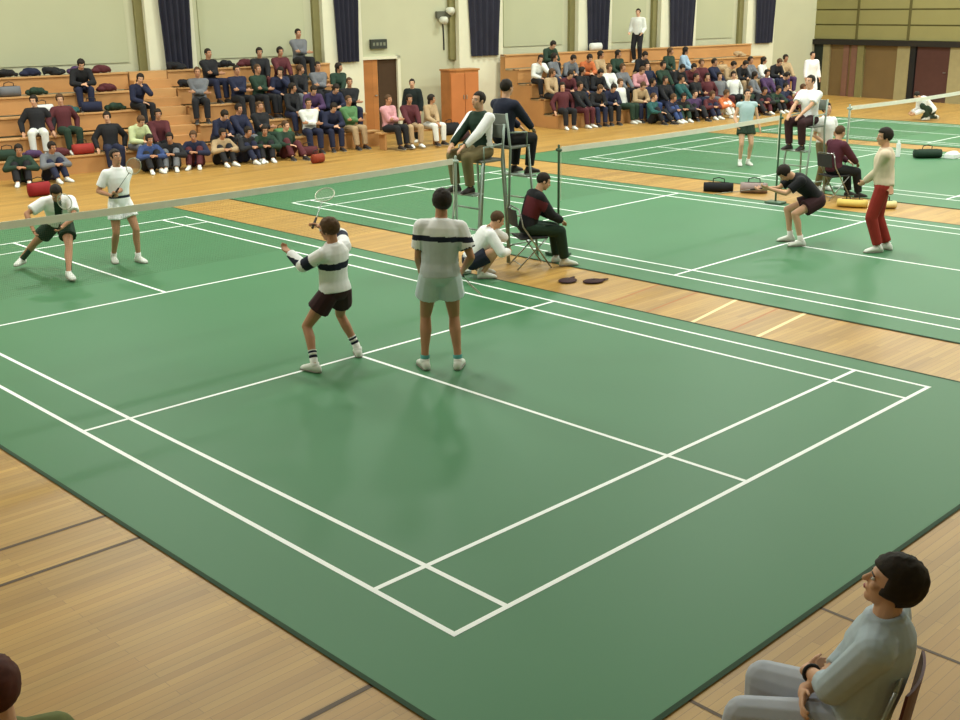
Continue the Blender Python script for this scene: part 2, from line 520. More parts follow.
# ------------------------------------------------------------------ nets and posts
M_net = mat('net_cord_brown', (96, 96, 78), 0.9)
M_tape = mat('net_tape_white', (250, 244, 230), 0.7)
M_post2 = mat('post_green_grey', (78, 104, 84), 0.5)
M_post3 = mat('post_pale', (170, 186, 176), 0.5)
def net(xa, xb, y, label, plabels, pmat):
    L = xb-xa
    t = empty('badminton_net', (xa, y, 0))
    b = MB(); r = .0007
    def sag(x): return 1.55-.026*math.sin(math.pi*x/L)
    nx = int(L/.02)
    for i in range(nx+1):
        x = L*i/nx; zt = sag(x)-.01
        b.box((x, 0, zt-.37), (r, r, .74))
    for j in range(37):
        for i in range(8):
            x0, x1 = L*i/8, L*(i+1)/8
            b.bar((x0, 0, sag(x0)-.03-j*.02), (x1, 0, sag(x1)-.03-j*.02), r)
    b.build('net_mesh', M_net, t)
    b = MB()
    for i in range(12):
        x0, x1 = L*i/12, L*(i+1)/12
        b.bar((x0, 0, sag(x0)-.0375), (x1, 0, sag(x1)-.0375), .006, .075)
    b.build('net_tape', M_tape, t)
    for x in (.0, L):
        b = MB(); b.tube([(x, 0, 1.54), (x, 0, .79)], .004); b.build('side_cord', M_tape, t)
    tag(t, label, 'net')
    pm = pmat
    for x, lb in ((xa-.045, plabels[0]), (xb+.045, plabels[1])):
        if not lb: continue
        p = empty('net_post', (x, y, .01))
        b = MB(); b.cap((0, 0, .03), (0, 0, 1.56), .017, .017, c0=False); b.build('pole', pm, p, smooth=True)
        b = MB(); b.box((0, 0, .025), (.22, .32, .04)); b.build('base', pm, p, bevel=.01)
        b = MB(); b.cap((0, -.03, 1.5), (0, .03, 1.5), .024, .024); b.build('cleat', pm, p, smooth=True)
        tag(p, lb, 'net post', 'badminton net posts')
net(-.1, 6.28, 6.7, 'badminton net with white top tape across the nearest court', (None, 'net post of the nearest court, behind the standing near player'), M_post3)
net(8.12, 13.8, 6.45, 'badminton net across the second court, right of the seated dark line judge', ('dark net post just right of the seated line judge in dark and red', 'far net post of the second court, by the second umpire chair'), M_post2)
net(16.2, 22.1, 6.4, 'badminton net across the third court', ('net post of the third court behind the seated line judge in maroon', None), M_post3)

# ------------------------------------------------------------------ people
def rotz(a): return Matrix.Rotation(a, 3, 'Z')
def rotx(a): return Matrix.Rotation(a, 3, 'X')
def roty(a): return Matrix.Rotation(a, 3, 'Y')

def ik(a, t, l1, l2, pole):
    d = t-a; L = d.length
    if L > (l1+l2)*.995:
        t = a+d.normalized()*(l1+l2)*.995; d = t-a; L = d.length
    L = max(L, abs(l1-l2)+.02)
    x = (l1*l1-l2*l2+L*L)/(2*L)
    h = math.sqrt(max(l1*l1-x*x, 0))
    u = d.normalized()
    n = V(pole)-u*V(pole).dot(u); n.normalize()
    return a+u*x+n*h, t

class Skel:
    """local frame: x right, y the way the person faces, z up; s scales everything"""
    def __init__(k, s=1.0, hip=(0, 0, .93), yaw=0, lp=0, lc=0, side=0, twist=0,
                 feet=((-.1, 0, 0, 0), (.1, 0, 0, 0)), fpitch=(0, 0), kpole=((-.15, 1, 0), (.15, 1, 0)),
                 hands=((-.28, .05, .85), (.28, .05, .85)), epole=((-.3, -1, 0), (.3, -1, 0)),
                 hyaw=0, hpitch=0, palm=((.9, 0.2, 0), (-.9, .2, 0)), curl=(.5, .5), hdir=(None, None)):
        k.s = s
        k.hip = V(hip)*s
        k.Rp = rotz(R(yaw)) @ rotx(R(-lp))
        k.Rc = rotz(R(yaw+twist)) @ rotx(R(-lc)) @ roty(R(side))
        qp, qc = k.Rp.to_quaternion(), k.Rc.to_quaternion()
        k.sp = []; p = k.hip.copy(); N = 22
        for i in range(N+1):
            z = .60*i/N
            t = min(1, max(0, (z-.02)/.3)); t = t*t*(3-2*t)
            M = qp.slerp(qc, t).to_matrix()
            if i: p = p+M @ V((0, 0, .60/N*s))
            k.sp.append((z, p.copy(), M))
        k.hj = [k.hip+k.Rp @ V((sx*.09*s, 0, -.01*s)) for sx in (-1, 1)]
        c, M = k.at(.455)
        k.sh = [c+M @ V((sx*.178*s, -.005*s, 0)) for sx in (-1, 1)]
        k.Rh = k.Rc @ rotz(R(hyaw)) @ rotx(R(lc*.6-hpitch)) if True else None
        n, M = k.at(.55)
        k.neck = n
        k.head = n+(M @ V((0, 0, .030))+k.Rh @ V((0, .026, .105)))*s
        k.ank = []; k.knee = []; k.toe = []
        for i in (0, 1):
            fx, fy, fz, ty = feet[i]
            fd = rotz(R(ty)) @ (rotx(R(-fpitch[i])) @ V((0, 1, 0)))
            up = rotz(R(ty)) @ (rotx(R(-fpitch[i])) @ V((0, 0, 1)))
            an = V((fx, fy, fz))*s+up*.085*s
            kn, an = ik(k.hj[i], an, .44*s, .43*s, kpole[i])
            k.ank.append(an); k.knee.append(kn); k.toe.append((fd, up))
        k.wr = []; k.el = []
        for i in (0, 1):
            el, wr = ik(k.sh[i], V(hands[i])*s, .29*s, .26*s, epole[i])
            k.el.append(el); k.wr.append(wr)
        k.palm = palm; k.curl = curl; k.hdir = hdir
    def at(k, z):
        i = min(len(k.sp)-2, max(0, int(z/.60*22)))
        t = (z-k.sp[i][0])/(k.sp[i+1][0]-k.sp[i][0])
        return k.sp[i][1].lerp(k.sp[i+1][1], t), k.sp[i][2]

def torso(b, k, prof, infl=0.0, w=1.0, fl=0.0):
    rings = []
    for z, rx, ry, oy in prof:
        if z < 0: c = k.hip+k.Rp @ V((0, 0, z*k.s)); M = k.Rp
        else: c, M = k.at(z)
        c = c+M @ V((0, oy*k.s, 0))
        rings.append((c, M @ V(((rx*w+infl)*k.s, 0, 0)), M @ V((0, (ry*w+infl+fl)*k.s, 0))))
    b.loft(rings, 0, 20)

BODY = [(-.085, .07, .06, 0), (-.05, .13, .085, -.005), (0, .158, .105, -.01), (.06, .155, .105, -.005), (.13, .138, .098, .005), (.22, .145, .104, .005), (.32, .162, .115, .005), (.40, .172, .115, 0), (.46, .160, .098, -.008), (.50, .115, .075, -.01), (.54, .062, .058, -.005)]
FEM = [(-.085, .07, .06, 0), (-.05, .14, .09, -.01), (0, .168, .112, -.015), (.06, .152, .102, -.005), (.13, .125, .088, .005), (.22, .128, .094, .005), (.32, .145, .118, .015), (.40, .152, .105, .008), (.46, .140, .088, -.005), (.50, .10, .068, -.008), (.54, .055, .052, -.005)]

def hand(b, k, i, fr=.0085):
    s = k.s; w = k.wr[i]
    d = (V(k.hdir[i]) if k.hdir[i] else (k.wr[i]-k.el[i])).normalized()
    n = V(k.palm[i]); n = (n-d*n.dot(d)).normalized()
    l = d.cross(n)*(1 if i == 1 else -1)     # towards the thumb
    Mx = Matrix((l, d, n)).transposed()
    b.cap(w-d*.02*s, w+d*.02*s, .026*s, .028*s)
    b.ell(w+d*.052*s, (.041*s, .052*s, .0165*s), Mx)
    cu = k.curl[i]
    for j, (off, ln) in enumerate(((.029, .92), (.0095, 1.0), (-.0105, .94), (-.029, .76))):
        p = w+d*(.092-.006*abs(j-1))*s+l*off*s
        a = .25*cu
        for q, seg in enumerate((.040, .027, .021)):
            dd = (d*math.cos(a)+n*math.sin(a)).normalized()
            p2 = p+dd*seg*ln*s
            b.cap(p, p2, fr*s*(1-.08*q), fr*s*(1-.08*(q+1)), seg=8)
            p = p2; a += 1.15*cu
    p = w+d*.025*s+l*.026*s
    t1 = (l*.75+d*.75+n*.25*(1+cu)).normalized()
    p2 = p+t1*.042*s; b.cap(p, p2, fr*1.35*s, fr*1.15*s, seg=8)
    t2 = (l*(.5-.7*cu)+d*.85+n*.7*cu).normalized()
    b.cap(p2, p2+t2*.03*s, fr*1.12*s, fr*s, seg=8)

def head_shape(b, k, f=1.0):
    s = k.s; H = k.head; M = k.Rh
    def E(c, r): b.ell(H+M @ (V(c)*s), tuple(x*s for x in r), M)
    E((0, -.012, .03), (.074, .094, .092))
    E((0, .022, -.035), (.057*f, .066, .078))
    E((0, .055, -.088), (.030*f, .028, .024))
    E((0, .066, .028), (.050, .026, .020))
    for sx in (-1, 1):
        E((sx*.036, .062, -.022), (.022, .022, .018))
        E((sx*.076, -.006, -.008), (.010, .020, .031))
    b.cap(H+M @ (V((0, .088, .012))*s), H+M @ (V((0, .106, -.022))*s), .008*s, .0135*s, seg=8)
    b.cap(H+M @ (V((-.014, .083, -.053))*s), H+M @ (V((.014, .083, -.053))*s), .010*s, .010*s, seg=8)

def face_extra(b, k):
    s = k.s; H = k.head; M = k.Rh
    for sx in (-1, 1):
        b.ell(H+M @ (V((sx*.031, .078, .006))*s), (.012*s, .010*s, .007*s), M, 1, 10, 6)
        b.ell(H+M @ (V((sx*.031, .084, .006))*s), (.0055*s, .005*s, .006*s), M, 2, 8, 6)
        b.cap(H+M @ (V((sx*.016, .090, .026))*s), H+M @ (V((sx*.046, .080, .024))*s), .004*s, .003*s, mi=2, seg=6)
    b.ell(H+M @ (V((0, .092, -.054))*s), (.022*s, .006*s, .0055*s), M, 3, 12, 6)

def remeshed(b, name, voxel, mats, parent=None, smooth=1, extra=None, facefn=None):
    me = b.mesh(name)
    o = bpy.data.objects.new(name, me); COL.objects.link(o)
    r = o.modifiers.new('r', 'REMESH'); r.mode = 'VOXEL'; r.voxel_size = voxel
    if smooth:
        q = o.modifiers.new('s', 'SMOOTH'); q.factor = .5; q.iterations = smooth
    dg = bpy.context.evaluated_depsgraph_get()
    dg.update()
    me2 = bpy.data.meshes.new_from_object(o.evaluated_get(dg))
    o.modifiers.clear()
    if extra is not None:
        bm = bmesh.new(); bm.from_mesh(me2)
        m3 = extra.mesh('extra'); bm.from_mesh(m3); bm.to_mesh(me2); bm.free()
        bpy.data.meshes.remove(m3)
        keep = [p.material_index for p in me2.polygons]
    me2.name = name
    if extra is None:
        keep = [facefn(p.center) if facefn else 0 for p in me2.polygons]
    me2.materials.clear()
    for m in mats: me2.materials.append(m)
    me2.polygons.foreach_set('material_index', keep)
    me2.shade_smooth()
    o.data = me2; bpy.data.meshes.remove(me)
    if parent: o.parent = parent
    return o

SKIN = mat('skin_light', (214, 166, 136), 0.55, 0.06, 8)
SKIN2 = mat('skin_tanned', (184, 134, 104), 0.55, 0.06, 8)
EYEW = mat('eye_white', (225, 222, 215), 0.3)
EYED = mat('eye_dark', (38, 28, 24), 0.4)
LIP = mat('lips', (158, 86, 78), 0.5)
SHOEW = mat('shoe_white', (226, 228, 222), 0.6, 0.05)
SHOEK = mat('shoe_dark', (46, 40, 38), 0.6)
SOLE = mat('shoe_sole', (150, 146, 136), 0.8)
SOCKW = mat('sock_white', (228, 228, 222), 0.9)
HAIRD = mat('hair_dark', (40, 32, 26), 0.75, 0.35, 30, bump=.5)
HAIRB = mat('hair_brown', (86, 62, 42), 0.75, 0.35, 30, bump=.5)

def body_of(k, name='person', vox=.012, skin=SKIN, prof=BODY, w=1.0, hands_on=True, fr=.0085, legs=1.0):
    b = MB(); s = k.s
    torso(b, k, prof, 0, w)
    n, M = k.at(.50)
    b.cap(n, k.head+k.Rh @ V((0, -.02*s, -.04*s)), .060*s, .056*s)
    for i in (0, 1):
        sh, el, wr = k.sh[i], k.el[i], k.wr[i]
        c, M = k.at(.44)
        b.cap(c+(sh-c)*.45, sh, .06*s, .054*s)
        m = sh.lerp(el, .45)
        b.cap(sh, m, .050*s*w, .046*s*w); b.cap(m, el, .046*s*w, .036*s)
        m = el.lerp(wr, .3)
        b.cap(el, m, .036*s, .040*s*w); b.cap(m, wr, .040*s*w, .026*s)
        if hands_on: hand(b, k, i, fr)
        hj, kn, an = k.hj[i], k.knee[i], k.ank[i]
        b.cap(hj, hj.lerp(kn, .3), .083*s*w, .085*s*w*legs); b.cap(hj.lerp(kn, .3), kn, .085*s*w*legs, .054*s)
        fd, up = k.toe[i]
        ax = (an-kn).normalized()
        back = -(fd-ax*fd.dot(ax)).normalized()
        m = kn.lerp(an, .32)+back*.016*s
        b.cap(kn, m, .052*s, .056*s*w); b.cap(m, kn.lerp(an, .7), .056*s*w, .040*s); b.cap(kn.lerp(an, .7), an, .040*s, .036*s)
        b.cap(an-up*.03*s-fd*.03*s, an-up*.055*s+fd*.13*s, .030*s, .020*s, fl=up, k=.8)
    head_shape(b, k)
    e = MB(); face_extra(e, k)
    return remeshed(b, name, vox*s, [skin, EYEW, EYED, LIP], extra=e, smooth=2)

def hair_of(k, parent, style, m, vox):
    s = k.s; H = k.head; M = k.Rh; b = MB()
    r = {'short': (.083, .102, .098), 'full': (.094, .112, .108), 'bushy': (.106, .122, .118), 'long': (.094, .112, .106)}[style]
    seg, n = (44, 32) if vox < .01 else (22, 16)
    rings = []
    vs = []; fs = []
    for i in range(n+1):
        t = -math.pi/2+math.pi*i/n
        for j in range(seg):
            q = 2*math.pi*j/seg
            cr = max(math.cos(t), .02)
            p = V((r[0]*cr*math.cos(q), r[1]*cr*math.sin(q), r[2]*math.sin(t)))
            p += V((0, -.018, .034))
            front = p.y > .045 and p.z < .064
            low = p.z < -.035 and p.y > -.04
            if front or low: p = V((p.x*.6, p.y*.6 if p.y > 0 else p.y*.9, p.z*.75))
            elif p.z < -.045 and style != 'bushy': p = V((p.x*.75, p.y*.88, max(p.z, -.075)))
            else: p *= 1+.05*noise.noise(p*38)+(.03*noise.noise(p*90) if vox < .01 else 0)
            vs.append(H+M @ (p*s))
    for i in range(n):
        for j in range(seg):
            j2 = (j+1) % seg
            fs.append((i*seg+j, i*seg+j2, (i+1)*seg+j2, (i+1)*seg+j))
    fs.append(tuple(range(seg-1, -1, -1))); fs.append(tuple(range(n*seg, n*seg+seg)))
    b.add(vs, fs)
    if style == 'long':
        b.ell(H+M @ (V((0, -.065, -.07))*s), (.082*s, .050*s, .105*s), M)
    o = b.build('hair', m, parent, smooth=True)
    return o

def shoe_of(k, i, parent, m, m2=None):
    s = k.s; an = k.ank[i]; fd, up = k.toe[i]; rt = fd.cross(up)
    b = MB()
    base = an-up*.085*s
    rings = []
    for t, hw, ht in ((-.080, .022, .05), (-.062, .038, .085), (-.02, .043, .105), (.03, .044, .102), (.08, .048, .082), (.13, .051, .064), (.17, .044, .05), (.197, .022, .03)):
        c = base+fd*t*s+up*(ht/2)*s
        rings.append((c, rt*hw*s, up*(ht/2)*s))
    b.loft(rings, 0, 16)
    b.cap(base+up*.05*s-fd*.01*s, base+up*.105*s-fd*.012*s, .043*s, .042*s, c0=False, c1=False, seg=14)
    # sole
    sr = []
    for t, hw in ((-.08, .02), (-.062, .038), (0, .044), (.08, .05), (.14, .052), (.18, .044), (.205, .02)):
        sr.append((base+fd*t*s+up*.008*s, rt*hw*s, up*.009*s))
    b.loft(sr, 1, 12)
    return b.build('shoe', [m, m2 or SOLE], parent, smooth=True)

def top_of(k, parent, name, mats, sleeve='long', infl=.016, hem=-.03, prof=BODY, w=1.0, vox=.012, facefn=None, collar=False, loose=0.0):
    b = MB(); s = k.s
    pr = [p for p in prof if p[0] > hem+.02 and p[0] < .55]
    z0 = hem
    src = [p for p in prof if p[0] <= hem+.02][-1]
    pr = [(z0, max(src[1], .14)+loose, max(src[2], .095)+loose, src[3])]+[(a, x+loose*(1 if a < .2 else .5), y+loose*(1 if a < .2 else .5), o) for a, x, y, o in pr]
    torso(b, k, pr, infl, w)
    c, M = k.at(.51)
    b.cap(c, c+(k.head-c)*.22, .070*s, .066*s, c1=False)
    b.ell(c+M @ (V((0, -.035, -.01))*s), (.095*s, .05*s, .055*s), M)
    if collar:
        c, M = k.at(.525)
        b.tube([c+M @ V((.072*s*math.cos(t), .068*s*math.sin(t)+.0*s, .012*s-.02*s*math.sin(t))) for t in [i*math.pi/8 for i in range(16)]], .017*s, True)
    for i in (0, 1):
        sh, el, wr = k.sh[i], k.el[i], k.wr[i]
        c, M = k.at(.44)
        q = infl+.004
        b.cap(c+(sh-c)*.4, sh, (.066+q)*s, (.052+q)*s)
        if sleeve == 'none': continue
        if sleeve == 'short':
            e = sh.lerp(el, .72); b.cap(sh, e, (.052+q)*s, (.050+q)*s, c1=False)
        else:
            e = el.lerp(wr, .97 if sleeve == 'long' else .35)
            b.cap(sh, el, (.051+q)*s*w, (.040+q)*s); b.cap(el, e, (.040+q)*s, (.030+q*.75)*s, c1=False)
    return remeshed(b, name, vox*s, mats, parent, 2, None, facefn)

def legs_of(k, parent, name, mats, length=1.0, infl=.016, waist=.085, prof=BODY, w=1.0, vox=.012, facefn=None):
    """length: 0.3 shorts, 1 trousers"""
    b = MB(); s = k.s
    pr = [p for p in prof if p[0] < waist-.01]
    nx = [p for p in prof if p[0] >= waist-.01][0]
    torso(b, k, pr+[(waist, nx[1], nx[2], nx[3])], infl, w)
    for i in (0, 1):
        hj, kn, an = k.hj[i], k.knee[i], k.ank[i]
        if length < .8:
            e = hj.lerp(kn, length*1.35)
            b.cap(hj, e, (.084*w+infl)*s, (.086*w+infl+.012)*s, c1=False)
        else:
            b.cap(hj, kn, (.086*w+infl)*s, (.062+infl)*s)
            b.cap(kn, kn.lerp(an, .93), (.062+infl)*s, (.046+infl)*s, c1=False)
    return remeshed(b, name, vox*s, mats, parent, 2, None, facefn)

def socks_of(k, parent, m, top=.35, stripe=None):
    for i in (0, 1):
        kn, an = k.knee[i], k.ank[i]; s = k.s; b = MB()
        fd, up = k.toe[i]; ax = (an-kn).normalized()
        back = -(fd-ax*fd.dot(ax)).normalized()
        f = an.lerp(kn, top)+back*.008*s
        r1 = .044+.05*top*.3
        if stripe:
            b.cap(an-up*.02*s, an.lerp(f, .45), .041*s, .044*s, c1=False)
            b.cap(an.lerp(f, .45), an.lerp(f, .62), .0445*s, .0445*s, c0=False, c1=False, mi=1)
            b.cap(an.lerp(f, .62), an.lerp(f, .78), .044*s, .0455*s, c0=False, c1=False)
            b.cap(an.lerp(f, .78), an.lerp(f, .92), .046*s, .046*s, c0=False, c1=False, mi=1)
            b.cap(an.lerp(f, .92), f, .046*s, .047*s, c0=False, c1=False)
        else:
            b.cap(an-up*.02*s, f, .041*s, .047*s, c1=False)
        b.build('sock', [m, stripe] if stripe else m, parent, smooth=True)

def place(o, x, y, z=0, face=0.0):
    """face: heading of the person's front in degrees, 0 = +x, 90 = +y"""
    o.location = (x, y, z); o.rotation_euler = (0, 0, R(face-90))
    return o

def band(k, z0, z1, arm=None):
    """dark band across chest (and sleeves) as a face rule"""
    def f(c):
        best = None; a = 0
        for i in (0, 1):
            d = k.el[i]-k.sh[i]; t = max(0, min(1, (c-k.sh[i]).dot(d)/d.length_squared))
            r = (c-(k.sh[i]+d*t)).length
            if t > .12 and (best is None or r < best[0]): best = (r, t)
        p, M = k.at(.3)
        loc = M.transposed() @ (c-p)
        if best and best[0] < .075*k.s and abs(loc.x) > .15*k.s:
            return 1 if arm and arm[0] < best[1] < arm[1] else 0
        z = loc.z/k.s+.3
        return 1 if z0 < z < z1 else 0
    return f

def racket(name_label, grip, head_dir, face_n, parent=None):
    """grip = where the hand holds it"""
    g = V(grip); d = V(head_dir).normalized(); n = V(face_n); n = (n-d*n.dot(d)).normalized(); l = d.cross(n)
    t = empty('badminton_racket', g)
    b = MB(); b.cap(-d*.06, d*.10, .0135, .012); b.build('grip', mat('racket_grip', (58, 50, 46), .8), t, smooth=True)
    b = MB(); b.cap(d*.10, d*.40, .0045, .0045); b.build('shaft', mat('racket_shaft', (150, 150, 150), .4, metal=.5), t, smooth=True)
    c = d*.52
    b = MB(); b.tube([c+d*.125*math.cos(a)+l*.098*math.sin(a) for a in [2*math.pi*i/28 for i in range(28)]], .0055, True); b.build('frame', mat('racket_frame', (190, 186, 170), .4, metal=.3), t, smooth=True)
    b = MB()
    for i in range(-5, 6):
        y = i*.0165; h = .123*math.sqrt(max(0, 1-(y/.097)**2)); b.bar(c+l*y-d*h, c+l*y+d*h, .0009)
    for i in range(-6, 7):
        x = i*.0175; h = .096*math.sqrt(max(0, 1-(x/.124)**2)); b.bar(c+d*x-l*h, c+d*x+l*h, .0009)
    b.build('strings', mat('racket_strings', (215, 215, 200), .6), t)
    tag(t, name_label, 'racket')
    return t
def world_of(o, p):
    return Matrix.Translation(o.location) @ o.rotation_euler.to_matrix().to_4x4() @ V(p)

# ------------------------------------------------------------------ players and officials
def cloth(name, c, rough=.85, var=.1): return mat('cloth_'+name, c, rough, var, 14)
C_white = cloth('white', (242, 242, 244)); C_palegrey = cloth('pale_grey', (196, 202, 206)); C_navy = cloth('navy', (34, 38, 56))
C_black = cloth('black', (30, 30, 34)); C_shortb = cloth('pale_blue_white', (206, 220, 226)); C_maroonk = cloth('dark_maroon', (58, 34, 38))
C_red = cloth('brick_red', (150, 48, 40)); C_cream = cloth('cream', (226, 208, 184)); C_teal = cloth('teal_sock', (80, 150, 140))
C_khaki = cloth('khaki', (124, 112, 80)); C_green = cloth('dark_green', (34, 54, 42)); C_ltblue = cloth('light_blue_grey', (180, 194, 206))
RV = V((.719, -.695, 0)); FV = V((.695, .719, 0))      # across and away, as the camera sees the hall

def person(k, x, y, z, face, label, top=None, legs=None, hair=('short', HAIRD), shoes=(SHOEW, SOLE), socks=None, skin=SKIN, prof=BODY, w=1.0, vox=.011, group=None):
    o = body_of(k, 'person', vox, skin, prof, w)
    if top: top_of(k, o, vox=vox, prof=prof, w=w, **top)
    if legs: legs_of(k, o, vox=vox, prof=prof, w=w, **legs)
    hair_of(k, o, hair[0], hair[1], vox)
    if shoes:
        for i in (0, 1): shoe_of(k, i, o, *shoes)
    if socks: socks_of(k, o, **socks)
    place(o, x, y, z, face)
    tag(o, label, 'person', group)
    return o

def loc_fn(x, y, face, s):
    """world point -> the person's own frame, in units of s"""
    M = rotz(R(face-90)).transposed()
    return lambda p: tuple((M @ (V(p)-V((x, y, 0))))/s)

def W(base, a, b, z): return V((base[0], base[1], 0))+RV*a+FV*b+V((0, 0, z))

# near player seen from behind, white shirt with one dark band
B0 = (3.345, 3.755); fc = 52; s = 1.03
lo = loc_fn(B0[0], B0[1], fc, s)
k = Skel(s, (0, 0, .925), feet=((-.165, 0.02, 0, 12), (.155, -.02, 0, -14)), kpole=((-.1, 1, 0), (.1, 1, 0)), lc=3, lp=0, side=4,
         hands=(lo(W(B0, -.20, .22, .95)), lo(W(B0, .225, .16, .97))), epole=((-.35, -1, 0), (.5, -1, 0)), hyaw=6, hpitch=-6, palm=((1, .2, 0), (-1, .2, 0)), curl=(.8, 1.3))
tb = band(k, .335, .385, (.62, .8))
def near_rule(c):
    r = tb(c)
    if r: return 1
    p, M = k.at(.3); return 2 if (M.transposed() @ (c-p)).z/k.s+.3 < .335 and abs((M.transposed() @ (c-p)).x) < .2 else 0  # two-tone shirt, pale grey cloth below the band
p1 = person(k, B0[0], B0[1], .01, fc, 'near player seen from behind in white banded shirt and pale shorts, standing straight',
       dict(name='shirt', mats=[C_white, C_navy, C_palegrey], sleeve='short', infl=.024, hem=.0, facefn=near_rule, loose=.006),
       dict(name='shorts', mats=[C_shortb], length=.36, infl=.028, waist=.07), ('full', HAIRD), (SHOEW, SOLE), dict(m=C_teal, top=.12), SKIN2, w=1.04, vox=.009)
g = world_of(p1, k.wr[1]+(k.wr[1]-k.el[1]).normalized()*.08)
racket('racket held low at the right hip of the standing near player', g, FV*.8+RV*.25+V((0, 0, -.5)), (1, 0, .3))

# near player striking, dark shorts, left of him
B0 = (2.74, 4.62); fc = 92; s = .93
lo = loc_fn(B0[0], B0[1], fc, s)
hipw = lo(W(B0, -.02, .0, .755))
k = Skel(s, hipw, feet=(lo((2.40, 4.60, 0))+(8,), lo((3.03, 4.70, 0))+(-35,)), kpole=((-.2, 1, 0), (.2, 1, 0)), lc=-6, lp=4, side=-4, twist=12,
         hands=(lo(W(B0, -.46, .10, 1.13)), lo(W(B0, -.17, .28, 1.36))), epole=((-.4, -.4, -1), (.6, -.6, -.5)), hyaw=12, hpitch=8, palm=((0, .3, 1), (-1, .3, 0)), curl=(.5, 1.3))
p2 = person(k, B0[0], B0[1], .01, fc, 'near player in dark shorts swinging a racket, one arm stretched left',
       dict(name='shirt', mats=[C_white, C_navy], sleeve='long', infl=.026, hem=-.02, facefn=band(k, .285, .36, (.55, .85)), loose=.015, prof=FEM) if False else
       dict(name='shirt', mats=[C_white, C_navy], sleeve='long', infl=.026, hem=.01, facefn=band(k, .285, .36, (.5, .9)), loose=.012),
       dict(name='shorts', mats=[C_maroonk], length=.36, infl=.03, waist=.07), ('full', HAIRB), (SHOEW, SOLE), dict(m=SOCKW, top=.36, stripe=C_navy), SKIN2, w=.98, vox=.009)
g = world_of(p2, k.wr[1]+(k.wr[1]-k.el[1]).normalized()*.07)
racket('racket held up in front of the face of the near player in dark shorts', g, RV*.12+FV*.9+V((0, 0, .42)), V((0, 0, 1)))

# far pair beyond the net
B0 = (3.59, 10.75); fc = -92; s = .93
lo = loc_fn(B0[0], B0[1], fc, s)
k = Skel(s, (0, 0, .92), feet=(lo((3.71, 10.61, 0))+(10,), lo((3.47, 10.89, 0))+(-16,)), hands=(lo(W(B0, .05, -.26, 1.04)), lo(W(B0, -.03, -.26, 1.0))), epole=((-.5, -.8, -.5), (.5, -.8, -.5)), hpitch=-14, lc=4, palm=((.2, 0, 1), (-.2, 0, 1)), curl=(1, 1))
p3 = person(k, B0[0], B0[1], .01, fc, 'far player standing upright in white polo shirt and white shorts',
       dict(name='polo_shirt', mats=[C_white], sleeve='short', infl=.018, hem=.118, collar=True),
       dict(name='shorts', mats=[C_white, C_navy], length=.40, infl=.016, waist=.13, facefn=lambda c: 1 if c.z > k.hip.z+.085*k.s else 0), ('short', HAIRD), (SHOEW, SOLE), dict(m=SOCKW, top=.15), SKIN2, vox=.012)
g = world_of(p3, k.wr[0]+V((0, 0, .0)))
racket('racket held across the waist of the upright far player in white', world_of(p3, k.wr[0]+(k.wr[0]-k.el[0]).normalized()*.07), RV*.6+V((0, 0, .7))-FV*.2, FV)

B0 = (2.62, 10.72); fc = -112; s = .95
lo = loc_fn(B0[0], B0[1], fc, s)
k = Skel(s, lo(W(B0, -.02, .16, .66)), lp=18, lc=46, feet=(lo((2.50, 10.25, 0))+(14,), lo((2.36, 11.55, 0))+(-30,)), kpole=((-.5, 1, .2), (.5, 1, .2)), hands=(lo(W(B0, .22, -.38, .72)), lo(W(B0, -.16, -.42, .70))), epole=((-1, -.2, .2), (1, -.2, .2)), hpitch=22, palm=((.5, 0, .5), (-.5, 0, .5)), curl=(1.2, 1.2))
p4 = person(k, B0[0], B0[1], .01, fc, 'far player crouching low in white shirt with dark chest and dark shorts, leftmost on court',
       dict(name='shirt', mats=[C_white, C_green], sleeve='short', infl=.03, hem=.0, facefn=(lambda c, k=k: 1 if abs((k.at(.3)[1].transposed() @ (c-k.at(.3)[0])).x) < .05 and (k.at(.3)[1].transposed() @ (c-k.at(.3)[0])).y > 0.02 and (k.at(.3)[1].transposed() @ (c-k.at(.3)[0])).z > -.05 else 0)),
       dict(name='shorts', mats=[C_green], length=.42, infl=.028, waist=.07), ('short', HAIRD), (SHOEW, SOLE), dict(m=cloth('sock_dark_green', (40, 66, 52)), top=.7), SKIN2, vox=.012)
g = world_of(p4, k.wr[0]+(k.wr[0]-k.el[0]).normalized()*.07)
racket('racket held low before the crouching far player', g, RV*.35-FV*.4+V((0, 0, .7)), FV)

# second court: player lunging in dark clothes, and one in red trousers
B0 = (11.12, 4.30); fc = 138; s = .95
lo = loc_fn(B0[0], B0[1], fc, s)
k = Skel(s, lo(W(B0, .16, .02, .64)), lp=32, lc=52, feet=(lo((10.92, 4.22, 0))+(6,), lo((11.12, 4.52, 0))+(-8,)), kpole=((-.2, 1, .1), (.2, 1, .1)), hands=(lo(W(B0, -.58, -.12, .84)), lo(W(B0, -.62, .14, .80))), epole=((-.3, -.3, -1), (.3, -.3, -1)), hpitch=40, palm=((.5, 0, .6), (-.5, 0, .6)), curl=(.8, 1.2))
p5 = person(k, B0[0], B0[1], .01, fc, 'player bending far forward in dark shirt on the second court',
       dict(name='shirt', mats=[C_black], sleeve='short', infl=.022, hem=-.02),
       dict(name='shorts', mats=[C_maroonk], length=.42, infl=.03, waist=.07), ('full', HAIRD), (SHOEW, SOLE), dict(m=SOCKW, top=.2), SKIN, vox=.012)
g = world_of(p5, k.wr[1]+(k.wr[1]-k.el[1]).normalized()*.07)
racket('racket stretched out low by the bending player in dark shirt', g, RV*-.9+V((0, 0, -.12))+FV*.1, V((0, .3, 1)))

